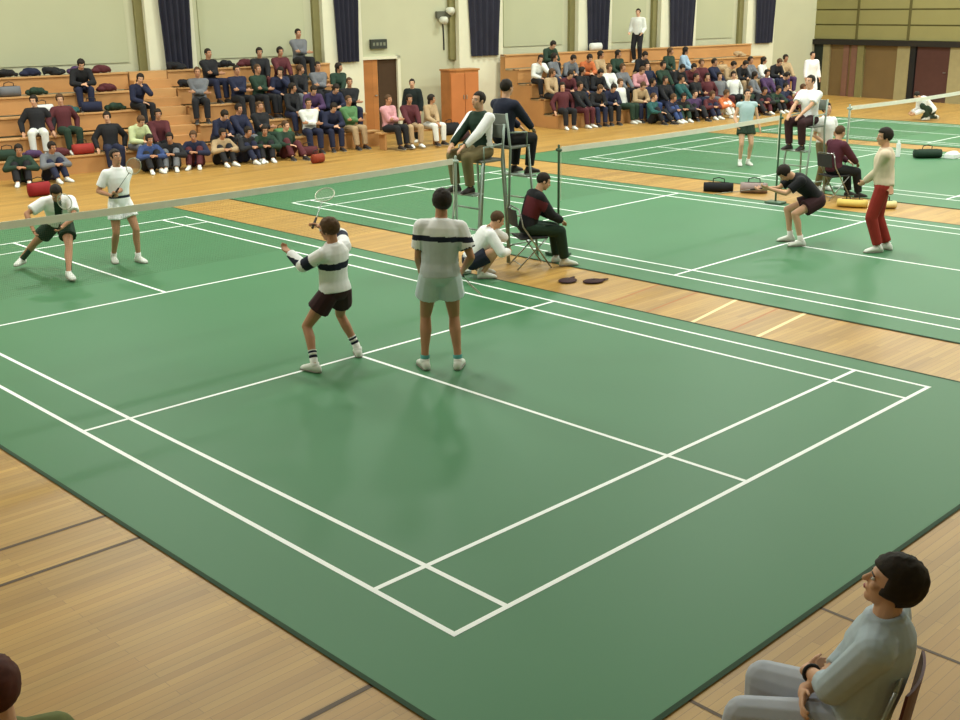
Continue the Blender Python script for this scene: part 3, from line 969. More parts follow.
B0 = (11.34, 3.24); fc = 118; s = 1.0
lo = loc_fn(B0[0], B0[1], fc, s)
k = Skel(s, (0, 0, .93), feet=(lo((11.26, 3.19, 0))+(24,), lo((11.52, 3.18, 0))+(-30,)), hands=(lo(W(B0, -.2, .16, .98)), lo(W(B0, .06, -.16, .93))), epole=((-.6, -1, 0), (.6, -1, 0)), hyaw=22, lc=2, palm=((1, 0, .2), (-1, 0, .2)), curl=(.8, .8))
p6 = person(k, B0[0], B0[1], .01, fc, 'person standing in cream shirt and brick red trousers on the second court',
       dict(name='shirt', mats=[C_cream], sleeve='long', infl=.024, hem=.02, loose=.006),
       dict(name='trousers', mats=[C_red], length=1, infl=.024, waist=.07), ('full', HAIRD), (SHOEW, SOLE), None, SKIN, vox=.012)

# third court
B0 = (17.72, 9.64); fc = -132; s = .94
lo = loc_fn(B0[0], B0[1], fc, s)
k = Skel(s, (0, 0, .92), feet=((-.10, 0, 0, 12), (.11, .06, 0, -10)), hands=((-.30, .1, .86), (.26, .22, .95)), hpitch=-8, palm=((1, 0, 0), (-1, 0, 0)))
person(k, B0[0], B0[1], .01, fc, 'player standing in pale blue sleeveless shirt and dark green shorts on the third court',
       dict(name='shirt', mats=[cloth('pale_aqua', (176, 200, 206))], sleeve='none', infl=.022, hem=-.01),
       dict(name='shorts', mats=[C_green], length=.36, infl=.03, waist=.08), ('short', HAIRD), (SHOEW, SOLE), dict(m=SOCKW, top=.15), SKIN, vox=.013)

def seated_skel(s=1.0, seat=.45, fwd=.42, foot_z=0.0, hy=0, **kw):
    d = dict(feet=((-.13, fwd, foot_z/s, 8), (.13, fwd+.03, foot_z/s, -8)), lp=-6, lc=4, hands=((-.12, .40, (seat+.20)/s), (.12, .40, (seat+.20)/s)),
             epole=((-.8, -.5, -.2), (.8, -.5, -.2)), kpole=((-.1, .6, 1), (.1, .6, 1)), palm=((0, -.1, -1), (0, -.1, -1)), curl=(.5, .5))
    d.update(kw)
    return Skel(s, (0, hy, (seat+.10)/s), **d)

# umpire chairs
def umpire_chair(x, y, face, label, seat=1.45, m=None):
    m = m or M_steel
    t = empty('umpire_chair', (x, y, .0), R(face-90))
    w = .24
    for sx in (-1, 1):
        b = MB(); b.tube([(sx*.27, .34, .015), (sx*w, .17, seat)], .017); b.build('leg', m, t, smooth=True)
        b = MB(); b.tube([(sx*.27, -.30, .015), (sx*w, -.2, seat), (sx*w*.95, -.26, seat+.48)], .017); b.build('leg', m, t, smooth=True)
        b = MB(); b.tube([(sx*w, .14, seat), (sx*w, .14, seat+.2), (sx*w, -.2, seat+.22)], .013); b.build('armrest', m, t, smooth=True)
        b = MB(); b.tube([(sx*.26, .31, .25), (sx*.26, -.28, .25)], .011); b.build('brace', m, t, smooth=True)
    for z in (.28, .56, .84):
        yy = .34-(.17)*(z/seat); b = MB(); b.tube([(-.262, yy, z), (.262, yy, z)], .013); b.build('rung', m, t, smooth=True)
    b = MB(); b.box((0, .25, seat-.42), (.48, .2, .025)); b.build('footrest', m, t, bevel=.004)
    b = MB(); b.box((0, -.01, seat+.01), (.5, .42, .035)); b.build('seat', mat('chair_seat_grey', (120, 124, 116), .6), t, bevel=.01)
    b = MB(); b.box((0, -.25, seat+.38), (.46, .025, .18)); b.build('backrest', mat('chair_seat_grey', (120, 124, 116), .6), t, bevel=.01)
    tag(t, label, 'chair', 'tall umpire chairs beside the nets')
    return t

def umpire(x, y, face, label, top, legs, seat=1.45, sl='long', s=.97, collar=False, hands=None, rule=None, hair=('short', HAIRD), hp=-10):
    k = seated_skel(s, seat+.03, .30, seat-.405, -.06, lc=8, hpitch=hp, **({'hands': hands} if hands else {}))
    return person(k, x, y, 0, face, label, dict(name='jacket' if sl == 'long' else 'shirt', mats=top, sleeve=sl, infl=.026, hem=.0, facefn=rule(k) if rule else None, collar=collar),
                  dict(name='trousers', mats=[legs], infl=.022, waist=.07), hair, (SHOEK, SOLE), None, SKIN, vox=.012)

def vest(k):
    def f(c):
        p, M = k.at(.3); l = M.transposed() @ (c-p)
        return 1 if abs(l.x) < .15*k.s else 0
    return f
umpire_chair(6.91, 6.86, 180, 'tall metal umpire chair at the net post of the nearest court')
umpire(6.91, 6.86, 180, 'umpire in white sleeves, dark vest and khaki trousers on a tall chair', [C_white, C_green], C_khaki, rule=vest)
umpire_chair(7.50, 6.90, 2, 'tall metal umpire chair facing the second court, next to the seated line judge', 1.58)
umpire(7.50, 6.90, 2, 'umpire all in dark navy on a tall chair facing the second court', [C_navy], C_black, 1.58, hp=-4)
umpire_chair(15.1, 6.66, 175, 'tall metal umpire chair between the second and third courts', 1.25)
umpire(15.1, 6.66, 175, 'umpire in white shirt and dark maroon trousers on a tall chair, right background', [C_white], C_maroonk, 1.25, 'short', collar=True)

def folding_chair(x, y, face, label, cs, m=None, z=0.0, s=1.0):
    m = m or M_chrome
    t = empty('folding_chair', (x, y, z), R(face-90))
    for sx in (-1, 1):
        b = MB(); b.tube([(sx*.21, .24, .012), (sx*.20, -.16, .60), (sx*.20, -.22, .84)], .011); b.build('leg', m, t, smooth=True)
        b = MB(); b.tube([(sx*.185, -.24, .012), (sx*.185, .19, .43)], .011); b.build('leg', m, t, smooth=True)
    b = MB(); b.tube([(-.2, -.22, .84), (.2, -.22, .84)], .011); b.build('top_rail', m, t, smooth=True)
    b = MB(); b.tube([(-.185, -.18, .07), (.185, -.18, .07)], .008); b.build('stretcher', m, t, smooth=True)
    b = MB(); b.box((0, .0, .435), (.40, .40, .03)); b.build('seat', cs, t, bevel=.012)
    b = MB()
    N = 8
    for i in range(N):
        a0 = -.19+.38*i/N; a1 = -.19+.38*(i+1)/N
        f = lambda a: -.235-.03*(1-(a/.2)**2)
        b.add([(a0, f(a0), .60), (a1, f(a1), .60), (a1, f(a1)-.03, .83), (a0, f(a0)-.03, .83), (a0, f(a0)+.012, .60), (a1, f(a1)+.012, .60), (a1, f(a1)-.018, .83), (a0, f(a0)-.018, .83)],
              [(0, 3, 2, 1), (4, 5, 6, 7), (0, 1, 5, 4), (3, 7, 6, 2), (0, 4, 7, 3), (1, 2, 6, 5)])
    b.build('backrest', cs, t)
    tag(t, label, 'chair')
    return t
CH_dark = mat('chair_seat_dark', (48, 48, 50), .6); CH_mar = mat('chair_maroon', (92, 46, 48), .5)

# line judge by the first wooden strip
folding_chair(7.28, 6.26, -28, 'dark folding chair under the seated line judge in dark and red', CH_dark)
k = seated_skel(.95, .45, .46, 0, -.02, lc=22, lp=2, hands=((-.10, .42, .66), (.10, .44, .66)), hpitch=14, hyaw=-10)
def redpatch(k):
    def f(c):
        p, M = k.at(.3); l = M.transposed() @ (c-p); return 1 if (l.x > .02 and l.y < .10 and -.14 < l.z < .12) else 0
    return f
person(k, 7.28, 6.26, .009, -28, 'line judge seated on a low chair, dark jacket with a red patch, facing right',
       dict(name='jacket', mats=[C_black, cloth('dull_red', (98, 40, 48))], sleeve='long', infl=.03, hem=-.04, facefn=redpatch(k)),
       dict(name='trousers', mats=[C_green], infl=.026, waist=.07), ('short', HAIRD), (SHOEW, SOLE), None, SKIN)

# crouching person in white behind the standing player
B0 = (6.36, 6.34); fc = -30; s = .93
lo = loc_fn(B0[0], B0[1], fc, s)
k = Skel(s, (0, -.10, .24), lp=25, lc=38, feet=((-.12, .10, 0, 10), (.13, .04, 0, -10)), kpole=((-.5, 1, 1), (.5, 1, 1)), hands=(lo(W(B0, .20, .06, .62)), (.1, .42, .35)), epole=((-1, -.2, -.4), (1, -.2, -.4)), hpitch=10)
person(k, B0[0], B0[1], .01, fc, 'person in white squatting at the edge of the court behind the standing near player',
       dict(name='jacket', mats=[C_white], sleeve='long', infl=.03, hem=-.03), dict(name='shorts', mats=[C_navy], length=.42, infl=.03, waist=.06), ('short', HAIRB), (SHOEW, SOLE), None, SKIN)

# officials in the right background
folding_chair(15.0, 5.98, -20, 'dark folding chair under the seated line judge in maroon', CH_dark)
k = seated_skel(.95, .45, .48, 0, -.02, lc=10, hpitch=0)
person(k, 15.0, 5.98, 0, -20, 'line judge seated in maroon jacket and black trousers between second and third courts',
       dict(name='jacket', mats=[cloth('deep_maroon', (84, 40, 54))], sleeve='long', infl=.03, hem=-.04), dict(name='trousers', mats=[C_black], infl=.026, waist=.07), ('short', HAIRB), (SHOEK, SOLE), None, SKIN)
k = Skel(.93, (0, 0, .93), hands=((-.2, .25, 1.0), (.22, .22, 1.0)), hpitch=-15, palm=((.3, 0, 1), (-.3, 0, 1)))
person(k, 15.72, 6.62, 0.01, -110, 'dark-haired person in white shirt standing behind the seated judge in maroon',
       dict(name='shirt', mats=[C_white], sleeve='short', infl=.026, hem=.0, collar=True), dict(name='trousers', mats=[C_khaki], infl=.022, waist=.07), ('full', HAIRD), (SHOEW, SOLE), None, SKIN, vox=.013)

# standing people by the back wall
k = Skel(.94, (0, 0, .93), hands=((-.27, .1, .86), (.27, .12, .86)), hyaw=20, lc=3)
person(k, 16.02, 18.7, 0, 205, 'person standing in long dark tracksuit with white shoes, right of the orange doorway',
       dict(name='jacket', mats=[cloth('near_black_green', (26, 34, 34))], sleeve='long', infl=.04, hem=-.07, loose=.02), dict(name='trousers', mats=[cloth('near_black_green', (26, 34, 34))], infl=.032, waist=.07), ('short', HAIRD), (SHOEW, SOLE), None, SKIN, vox=.014)
h = hall(24.6, .7)
k = Skel(1.0, (0, 0, .93), hands=((-.27, .1, .86), (.27, .12, .86)))
person(k, h.x, h.y, 0, -120, 'person all in white standing at the right end of the bleachers',
       dict(name='sweater', mats=[C_white], sleeve='long', infl=.04, hem=-.05), dict(name='trousers', mats=[C_white], infl=.03, waist=.07), ('short', HAIRD), (SHOEW, SOLE), None, SKIN, vox=.014)

# person crouching in white at the right edge
k = Skel(.95, (0, -.05, .26), lp=30, lc=50, feet=((-.14, .10, 0, 10), (.30, -.38, 0, 0)), fpitch=(0, -50), kpole=((-.3, 1, .8), (.3, 1, -.2)), hands=((-.1, .5, .2), (.12, .5, .22)), hpitch=20)
person(k, 29.4, 10.9, .01, 140, 'person in white shirt crouching on the floor at the right edge',
       dict(name='shirt', mats=[C_white], sleeve='long', infl=.05, hem=-.02, loose=.02), dict(name='trousers', mats=[C_green], infl=.03, waist=.06), ('short', HAIRD), (SHOEW, SOLE), None, SKIN, vox=.014)

# seated man at the lower right
MX, MY, MF = .16, -2.31, 106
folding_chair(MX, MY, MF, 'maroon folding chair under the man in the lower right corner', CH_mar)
s = .97
lo = loc_fn(MX, MY, MF, s)
k = seated_skel(s, .45, .44, 0, -.03, lp=-26, lc=-4, feet=((-.15, .50, 0, 8), (.17, .42, 0, -8)), twist=0,
                hands=((.05, .19, .70), (-.06, .17, .66)), epole=((-1, -.2, -.6), (1, -.2, -.6)), hyaw=8, hpitch=-16, palm=((0, -1, -.1), (0, -1, -.1)), curl=(.3, .4), hdir=((1, -.15, -.25), (-1, -.15, -.2)))
man = person(k, MX, MY, 0, MF, 'dark-haired man in pale grey-blue jacket and trousers, seated at the lower right corner',
       dict(name='jacket', mats=[C_ltblue], sleeve='three', infl=.03, hem=-.02, collar=True, loose=.006),
       dict(name='trousers', mats=[cloth('pale_lilac_grey', (176, 180, 192))], infl=.03, waist=.09), ('bushy', HAIRD), (SHOEK, SOLE), None, SKIN, vox=.007)
b = MB()
w0 = k.wr[0]; d = (k.el[0]-w0).normalized()
a = d.orthogonal().normalized(); c = d.cross(a)
b.tube([w0+d*.05+a*.036*math.cos(t)+c*.036*math.sin(t) for t in [2*math.pi*i/16 for i in range(16)]], .008, True)
wt = b.build('wristwatch', M_blk, man, smooth=True); wt['label'] = 'dark wristwatch on his forearm'

# person at the lower left edge, only the head and shoulder inside the picture
folding_chair(-2.70, -.56, 75, 'folding chair at the lower left edge under the person in olive', CH_dark)
k = seated_skel(.97, .45, .44, 0, -.03, lp=-5, lc=2)
person(k, -2.70, -.56, 0, 75, 'reddish-brown-haired person in olive jacket cut off by the lower left edge',
       dict(name='jacket', mats=[cloth('olive', (110, 116, 72))], sleeve='long', infl=.026, hem=-.02, collar=True),
       dict(name='trousers', mats=[C_navy], infl=.026, waist=.07), ('full', mat('hair_auburn', (84, 44, 36), .75, .35, 30)), (SHOEK, SOLE), None, SKIN, vox=.009)

# ------------------------------------------------------------------ spectators on the bleachers
CROWD_COL = {'navy': (38, 42, 66), 'black': (36, 36, 40), 'maroon': (88, 42, 48), 'grey': (112, 114, 120), 'white': (222, 224, 220), 'paleblue': (156, 180, 202),
             'teal': (44, 88, 88), 'darkgreen': (42, 62, 50), 'red': (156, 52, 46), 'pink': (206, 150, 158), 'tan': (178, 152, 118), 'purple': (78, 56, 92),
             'orange': (198, 110, 66), 'green': (88, 128, 84), 'palegreen': (196, 206, 160), 'blue': (58, 76, 124)}
NICE = {'darkgreen': 'dark green', 'palegreen': 'pale green', 'paleblue': 'pale blue'}
def crowd_mat(c): return cloth('crowd_'+c, CROWD_COL[c])
# section, row (-1 = floor), clothes, pose, turn
LEFT = [
    (-2.06, -1, 'darkgreen', 'black', 'd', 6, -11), 
    (-1.49, -1, 'grey', 'navy', 'd', 6, 16), 
    (0.67, -1, 'blue', 'black', 'd', 6, 0), 
    (1.23, -1, 'black', 'grey', 'd', 6, -25), 
    (1.80, -1, 'navy', 'maroon', 'b', 6, -29), 
    (2.36, -1, 'tan', 'black', 'd', 6, 5), 
    (2.93, -1, 'black', 'navy', 'd', 6, 21), 
    (3.49, -1, 'darkgreen', 'black', 'd', 6, -16), 
    (4.05, -1, 'darkgreen', 'maroon', 'b', 7, 4), 
    (0.12, 0, 'black', 'navy', 'd', 3, -13), 
    (0.68, 0, 'palegreen', 'grey', 'b', 1, 22), 
    (1.25, 0, 'maroon', 'black', 'd', 0, -14), 
    (2.65, 0, 'navy', 'black', 'd', 1, 30),
    (3.22, 0, 'navy', 'grey', 'd', 0, 23), 
    (3.78, 0, 'black', 'darkgreen', 'b', 2, 21), 
    (5.08, 0, 'white', 'navy', 'd', 2, -18), 
    (5.65, 0, 'navy', 'navy', 'd', 1, -11), 
    (6.21, 0, 'green', 'tan', 'b', 2, 10), 
    (-1.27, 1, 'black', 'white', 'd', 3, -25), 
    (-0.67, 1, 'maroon', 'darkgreen', 'b', 3, 12), 
    (4.92, 1, 'black', 'navy', 'd', 4, 2), 
    (5.48, 1, 'purple', 'navy', 'd', 1, -19), 
    (6.04, 1, 'navy', 'black', 'd', 1, 0), 
    (6.60, 1, 'black', 'navy', 'b', 2, -25), 
    (1.24, 2, 'navy', 'black', 'd', 5, 23), 
    (2.78, 2, 'grey', 'black', 'b', 2, -30), 
    (3.80, 2, 'navy', 'black', 'd', 2, 6), 
    (4.36, 2, 'darkgreen', 'black', 'b', 2, 24), 
    (4.92, 2, 'navy', 'black', 'd', 5, -18), 
    (5.48, 2, 'black', 'grey', 'b', 4, -3), 
    (6.04, 2, 'grey', 'black', 'd', 2, -3), 
    (6.60, 2, 'darkgreen', 'black', 'd', 4, -20), 
    (0.15, 3, 'black', 'navy', 'd', 1, -11), 
    (3.35, 3, 'black', 'navy', 'd', 2, 22), 
    (4.72, 3, 'black', 'maroon', 'd', 0, -25), 
    (5.29, 3, 'maroon', 'black', 'd', 0, -1), 
    (6.16, 4, 'grey', 'black', 'd', 2, 3), 
]
RIGHT = [
    (15.96, -1, 'teal', 'black', 'b', 7, 11), 
    (16.53, -1, 'navy', 'blue', 'b', 6, 14), 
    (17.09, -1, 'black', 'darkgreen', 'd', 6, -21), 
    (17.66, -1, 'purple', 'black', 'd', 7, -18), 
    (18.22, -1, 'maroon', 'navy', 'b', 6, -4), 
    (18.78, -1, 'orange', 'white', 'b', 6, 10), 
    (20.07, -1, 'darkgreen', 'black', 'b', 7, -2), 
    (20.63, -1, 'black', 'maroon', 'd', 6, -19), 
    (21.20, -1, 'darkgreen', 'black', 'd', 6, -3), 
    (21.76, -1, 'navy', 'maroon', 'd', 7, 7), 
    (22.33, -1, 'pink', 'black', 'b', 6, 10), 
    (22.89, -1, 'black', 'navy', 'd', 7, -18), 
    (13.20, 0, 'maroon', 'black', 'd', 3, -24), 
    (13.76, 0, 'black', 'maroon', 'd', 0, 15), 
    (14.33, 0, 'black', 'navy', 'b', 1, -13), 
    (14.89, 0, 'navy', 'black', 'd', 1, -23), 
    (15.45, 0, 'white', 'darkgreen', 'b', 3, 29), 
    (16.01, 0, 'tan', 'navy', 'b', 1, -12), 
    (16.57, 0, 'navy', 'blue', 'd', 4, -29), 
    (17.14, 0, 'black', 'navy', 'd', 0, -8), 
    (17.81, 0, 'teal', 'navy', 'd', 0, 27), 
    (18.49, 0, 'black', 'navy', 'd', 2, 17), 
    (19.06, 0, 'maroon', 'grey', 'd', 3, -29), 
    (19.62, 0, 'grey', 'maroon', 'd', 3, -12), 
    (20.24, 0, 'white', 'black', 'd', 3, -21), 
    (21.03, 0, 'grey', 'black', 'd', 4, 25), 
    (21.70, 0, 'purple', 'black', 'd', 0, -12), 
    (22.27, 0, 'navy', 'black', 'd', 1, 27), 
    (13.19, 1, 'tan', 'black', 'b', 4, -12), 
    (13.74, 1, 'maroon', 'navy', 'd', 1, -14), 
    (14.31, 1, 'black', 'navy', 'd', 4, 8), 
    (14.87, 1, 'black', 'navy', 'd', 1, -9), 
    (15.43, 1, 'white', 'maroon', 'b', 0, -7), 
    (15.97, 1, 'grey', 'black', 'b', 0, -1), 
    (16.53, 1, 'pink', 'navy', 'b', 1, -7), 
    (17.08, 1, 'navy', 'black', 'd', 3, -12), 
    (17.64, 1, 'darkgreen', 'black', 'd', 0, -2), 
    (18.20, 1, 'black', 'grey', 'd', 1, -3), 
    (18.77, 1, 'maroon', 'black', 'd', 1, -23), 
    (19.32, 1, 'maroon', 'tan', 'b', 0, -27), 
    (19.89, 1, 'navy', 'black', 'd', 0, 17), 
    (20.45, 1, 'tan', 'black', 'd', 1, 8), 
    (21.01, 1, 'black', 'tan', 'd', 1, 8), 
    (21.57, 1, 'grey', 'tan', 'd', 0, 4), 
    (22.14, 1, 'white', 'grey', 'd', 4, 7), 
    (22.71, 1, 'black', 'navy', 'b', 1, -10), 
    (23.30, 1, 'tan', 'purple', 'd', 0, -23), 
    (13.20, 2, 'white', 'black', 'd', 5, -12), 
    (13.76, 2, 'grey', 'navy', 'd', 4, 11), 
    (14.32, 2, 'grey', 'black', 'd', 1, 0), 
    (15.00, 2, 'orange', 'black', 'd', 1, -15), 
    (15.57, 2, 'tan', 'navy', 'd', 4, -4), 
    (16.29, 2, 'darkgreen', 'black', 'd', 4, -28), 
    (17.20, 2, 'black', 'tan', 'd', 1, -4), 
    (18.48, 2, 'darkgreen', 'black', 'b', 4, -15), 
    (19.14, 2, 'paleblue', 'navy', 'd', 4, 23), 
    (14.05, 3, 'darkgreen', 'black', 'd', 1, 1), 
]
ITEMS = [
    (4.62, -1, 'bag', 'maroon', -19, 'left') ,
    (-2.11, 0, 'bag', 'darkgreen', -26, 'left') ,
    (-1.59, 0, 'coat', 'purple', -35, 'left') ,
    (-1.06, 0, 'coat', 'maroon', 32, 'left') ,
    (-0.51, 0, 'bag', 'red', 11, 'left') ,
    (4.35, 0, 'bag', 'green', 33, 'left') ,
    (-0.94, 2, 'bag', 'white', 32, 'left') ,
    (-0.39, 2, 'coat', 'teal', 0, 'left') ,
    (0.16, 2, 'bag', 'navy', -34, 'left') ,
    (0.7, 2, 'coat', 'darkgreen', 1, 'left') ,
    (-1.98, 3, 'coat', 'navy', 27, 'left') ,
    (-1.46, 3, 'bag', 'grey', -8, 'left') ,
    (-0.88, 3, 'coat', 'darkgreen', -9, 'left') ,
    (0.72, 3, 'coat', 'maroon', -14, 'left') ,
    (2.77, 3, 'coat', 'black', -7, 'left') ,
    (3.91, 3, 'coat', 'maroon', -22, 'left') ,
    (5.82, 3, 'coat', 'darkgreen', 15, 'left') ,
    (6.37, 3, 'coat', 'black', -14, 'left') ,
    (-1.34, 4, 'coat', 'black', -16, 'left') ,
    (-0.82, 4, 'coat', 'navy', -36, 'left') ,
    (-0.28, 4, 'coat', 'black', -36, 'left') ,
    (0.28, 4, 'coat', 'purple', -8, 'left') ,
    (0.83, 4, 'coat', 'maroon', -11, 'left') ,
    (2.75, 4, 'coat', 'black', 13, 'left') ,
    (4.05, 4, 'coat', 'black', 9, 'left') ,
    (4.59, 4, 'coat', 'maroon', -29, 'left') ,
    (19.95, 2, 'coat', 'tan', 0, 'right') ,
    (20.97, 2, 'bag', 'tan', 20, 'right') ,
    (22.03, 2, 'coat', 'black', -3, 'right') ,
    (22.49, 3, 'coat', 'tan', 3, 'right') ,
    (16.56, 4, 'bag', 'white', 13, 'right') ,
]
HAIRS = {'d': HAIRD, 'b': HAIRB}
protos = {}
SV = .013
def make_proto(i):
    fz = -RISE
    s = (.97, .96, 1.0, .98, .94, .95, .95, .97)[i]
    q = RISE*0
    if i < 6:
        P = [dict(hands=((-.13, .38, .17), (.13, .38, .17)), lc=6),
             dict(hands=((-.05, .42, .24), (.05, .44, .22)), lp=12, lc=34, hpitch=18),
             dict(hands=((.12, .24, .33), (-.12, .22, .30)), lc=2, palm=((0, -1, 0), (0, -1, 0))),
             dict(hands=((-.30, -.05, .10), (.32, .06, .10)), lp=-12, lc=-8, hpitch=6, hyaw=-20),
             dict(hands=((-.03, .34, .16), (.04, .36, .17)), lc=12, hyaw=30, twist=14),
             dict(hands=((-.02, .24, .56), (.05, .34, .18)), lp=8, lc=24, hpitch=6, hyaw=-25)][i]
        k = seated_skel(s, 0.0, .42+.02*(i % 3), fz, -.02, **P)
    else:
        P = [dict(hands=((-.08, .42, .38), (.08, .42, .40)), lp=6, lc=26, epole=((-1, -.2, -.3), (1, -.2, -.3)), feet=((-.12, .50, 0, 10), (.12, .54, 0, -10))),
             dict(hands=((-.34, -.24, .05), (.10, .40, .36)), lp=-14, lc=6, hyaw=20, feet=((-.14, .66, 0, 14), (.12, .50, 0, -10)))][i-6]
        k = seated_skel(s, 0.01, .5, 0, 0, **P)
    prof = FEM if i in (4, 5) else BODY
    o = body_of(k, 'person', SV, SKIN if i % 2 else SKIN2, prof, 1.0, True, .0095)
    top_of(k, o, 'jacket', [C_navy], 'long', .028, -.03, prof, 1.0, SV)
    legs_of(k, o, 'trousers', [C_navy], 1.0, .024, .07, prof, 1.0, SV)
    hair_of(k, o, ('full', 'full', 'short', 'full', 'long', 'long', 'full', 'short')[i], HAIRD, SV)
    for j in (0, 1): shoe_of(k, j, o, SHOEW if i in (0, 3, 6) else SHOEK)
    for c in o.children:
        if c.name.split('.')[0] in ('jacket', 'trousers', 'hair'): c.material_slots[0].link = 'OBJECT'
    return o
ROWN = {-1: 'on the floor before the', 0: 'first row of the', 1: 'second row of the', 2: 'third row of the', 3: 'fourth row of the', 4: 'top row of the'}
ORD = ['leftmost', 'second', 'third', 'fourth', 'fifth', 'sixth', 'seventh', 'eighth', 'ninth', 'tenth', 'eleventh', 'twelfth', 'thirteenth', 'fourteenth', 'fifteenth', 'sixteenth', 'seventeenth', 'eighteenth', 'nineteenth', 'twentieth']
for side, rows in (('left', LEFT), ('right', RIGHT)):
    cnt = {}
    tot = {}
    for r in rows: tot[r[1]] = tot.get(r[1], 0)+1
    for u, r, t, l, hc, pose, turn in rows:
        if pose not in protos:
            o = protos[pose] = make_proto(pose)
        else: o = copy_tree(protos[pose])
        z = RISE*(r+1)+.002; v = r*DEP+.14
        if r < 0: z = 0.0; v = -.62
        p = hall(u, v)
        o.location = (p.x, p.y, z)
        o.rotation_euler = (0, 0, R(-9.4+180+turn*(.6 if r >= 0 else 1)))
        for c in o.children:
            n0 = c.name.split('.')[0]
            if n0 == 'jacket': c.material_slots[0].material = crowd_mat(t)
            elif n0 == 'trousers': c.material_slots[0].material = crowd_mat(l)
            elif n0 == 'hair': c.material_slots[0].material = HAIRS[hc]
        i = cnt.get(r, 0); cnt[r] = i+1
        where = 'only one' if tot[r] == 1 else (ORD[i] if i == 0 else ('rightmost' if i == tot[r]-1 else ORD[i]+' from left'))
        tag(o, 'spectator in %s top, %s %s %s bleachers' % (NICE.get(t, t), where, ('in the ' if r >= 0 else '')+ROWN[r], side), 'person', 'spectators on the bleachers')
        if 'category' not in o: pass
# two people standing high on the right bleachers and three on a bench near the doorway
def free_u(u, r):
    for st in range(60):
        for q in (u+st*.05, u-st*.05):
            if all(abs(q-x[0]) > .5 for x in RIGHT if x[1] == r) and all(abs(q-x[0]) > .42 for x in RIGHT if x[1] == r+1): return q
    return u
for u, v, z, f, t, l, lb in ((free_u(17.75, 3), 3*DEP+.16, 4*RISE, 200, 'white', 'black', 'spectator in white top standing up high on the right bleachers'),):
    k = Skel(.95, (0, 0, .93), hands=((-.2, .2, .95), (.22, .2, .97)), palm=((.3, 0, 1), (-.3, 0, 1)))
    p = hall(u, v)
    person(k, p.x, p.y, z+.002, f, lb, dict(name='jacket', mats=[crowd_mat(t)], sleeve='long', infl=.026, hem=-.03), dict(name='trousers', mats=[crowd_mat(l)], infl=.024, waist=.07), vox=.014)
p0 = hall(6.55+.9, -.75)
t = empty('bench', (p0.x, p0.y, 0), WA)
b = MB(); b.box((0, 0, .41), (1.9, .32, .045)); b.build('seat', M_blw, t, bevel=.008)
for x in (-.8, .8):
    b = MB(); b.box((x, 0, .195), (.05, .28, .385)); b.build('leg', M_riser, t)
tag(t, 'low wooden bench below the orange doorway with three people on it', 'bench')
for i, (du, tc, lc2, pose, turn, lb) in enumerate(((-.6, 'pink', 'black', 2, 15, 'left of three people on the low bench by the orange doorway, pink top'),
                                  (.0, 'maroon', 'tan', 0, -10, 'middle of three people on the low bench by the orange doorway, maroon top'),
                                  (.6, 'tan', 'white', 4, 5, 'right of three people on the low bench by the orange doorway, tan top'))):
    o = copy_tree(protos[pose]); p = hall(7.45+du, -.75+.0)
    o.location = (p.x, p.y, .435); o.rotation_euler = (0, 0, R(170.6+turn))
    for c in o.children:
        n0 = c.name.split('.')[0]
        if n0 == 'jacket': c.material_slots[0].material = crowd_mat(tc)
        elif n0 == 'trousers': c.material_slots[0].material = crowd_mat(lc2)
    tag(o, lb, 'person', 'people on the low bench')

# ------------------------------------------------------------------ coats and bags left on the rows
def sports_bag(name, m, L=.46, W_=.24, H=.24, strap=None):
    t = empty(name)
    b = MB()
    rings = []
    for i in range(9):
        q = i/8; x = (q-.5)*L; e = 1-.35*abs(2*q-1)**4
        ring = (V((x, 0, H/2*(.98))), V((0, W_/2*e, 0)), V((0, 0, H/2*(.9+.1*e)*.98)))
        rings.append(ring)
    b.loft(rings, 0, 14)
    b.build('body', m, t, smooth=True)
    b = MB(); b.tube([(-.11, .06, H*.8), (-.10, .03, H+.06), (0, 0, H+.09), (.10, .03, H+.06), (.11, .06, H*.8)], .010); b.build('handle', strap or M_blk, t, smooth=True)
    b = MB(); b.box((0, 0, H*.985), (L*.7, .014, .008)); b.build('zip', M_blk, t)
    return t
def coat(name, m, seed):
    rnd = random.Random(seed)
    b = MB()
    for i in range(6):
        c = V((rnd.uniform(-.14, .14), rnd.uniform(-.05, .06), rnd.uniform(.05, .12)))
        b.ell(c, (rnd.uniform(.09, .17), rnd.uniform(.07, .11), .05+c.z*.3), rotz(rnd.uniform(-1, 1)))
    b.cap((.12, 0, .08), (.24, -.07, .05), .05, .042, c1=False); b.cap((-.1, .02, .1), (-.22, -.06, .05), .052, .04, c1=False)
    b.tube([(.06*math.cos(a), .04+.05*math.sin(a), .16) for a in [i*math.pi/5 for i in range(10)]], .02, True)
    o = remeshed(b, name, .016, [m], smooth=3)
    zm = min(v.co.z for v in o.data.vertices)
    for v in o.data.vertices:
        v.co.z = max(0, (v.co.z-max(zm, 0))) ; v.co += V((0, 0, 0))
        d = noise.noise(v.co*16+V((seed, 0, 0)))*.014
        if v.co.z > .01: v.co.z += d
    return o
coats = [coat('crumpled_coat', crowd_mat('black'), 3+i) for i in range(3)]
bagp = sports_bag('sports_bag', crowd_mat('navy'))
free = {'coat': list(coats), 'bag': [bagp]}
icount = {}; itot = {}
for u, r, kd, c, turn, side in ITEMS: itot[(side, r, kd)] = itot.get((side, r, kd), 0)+1
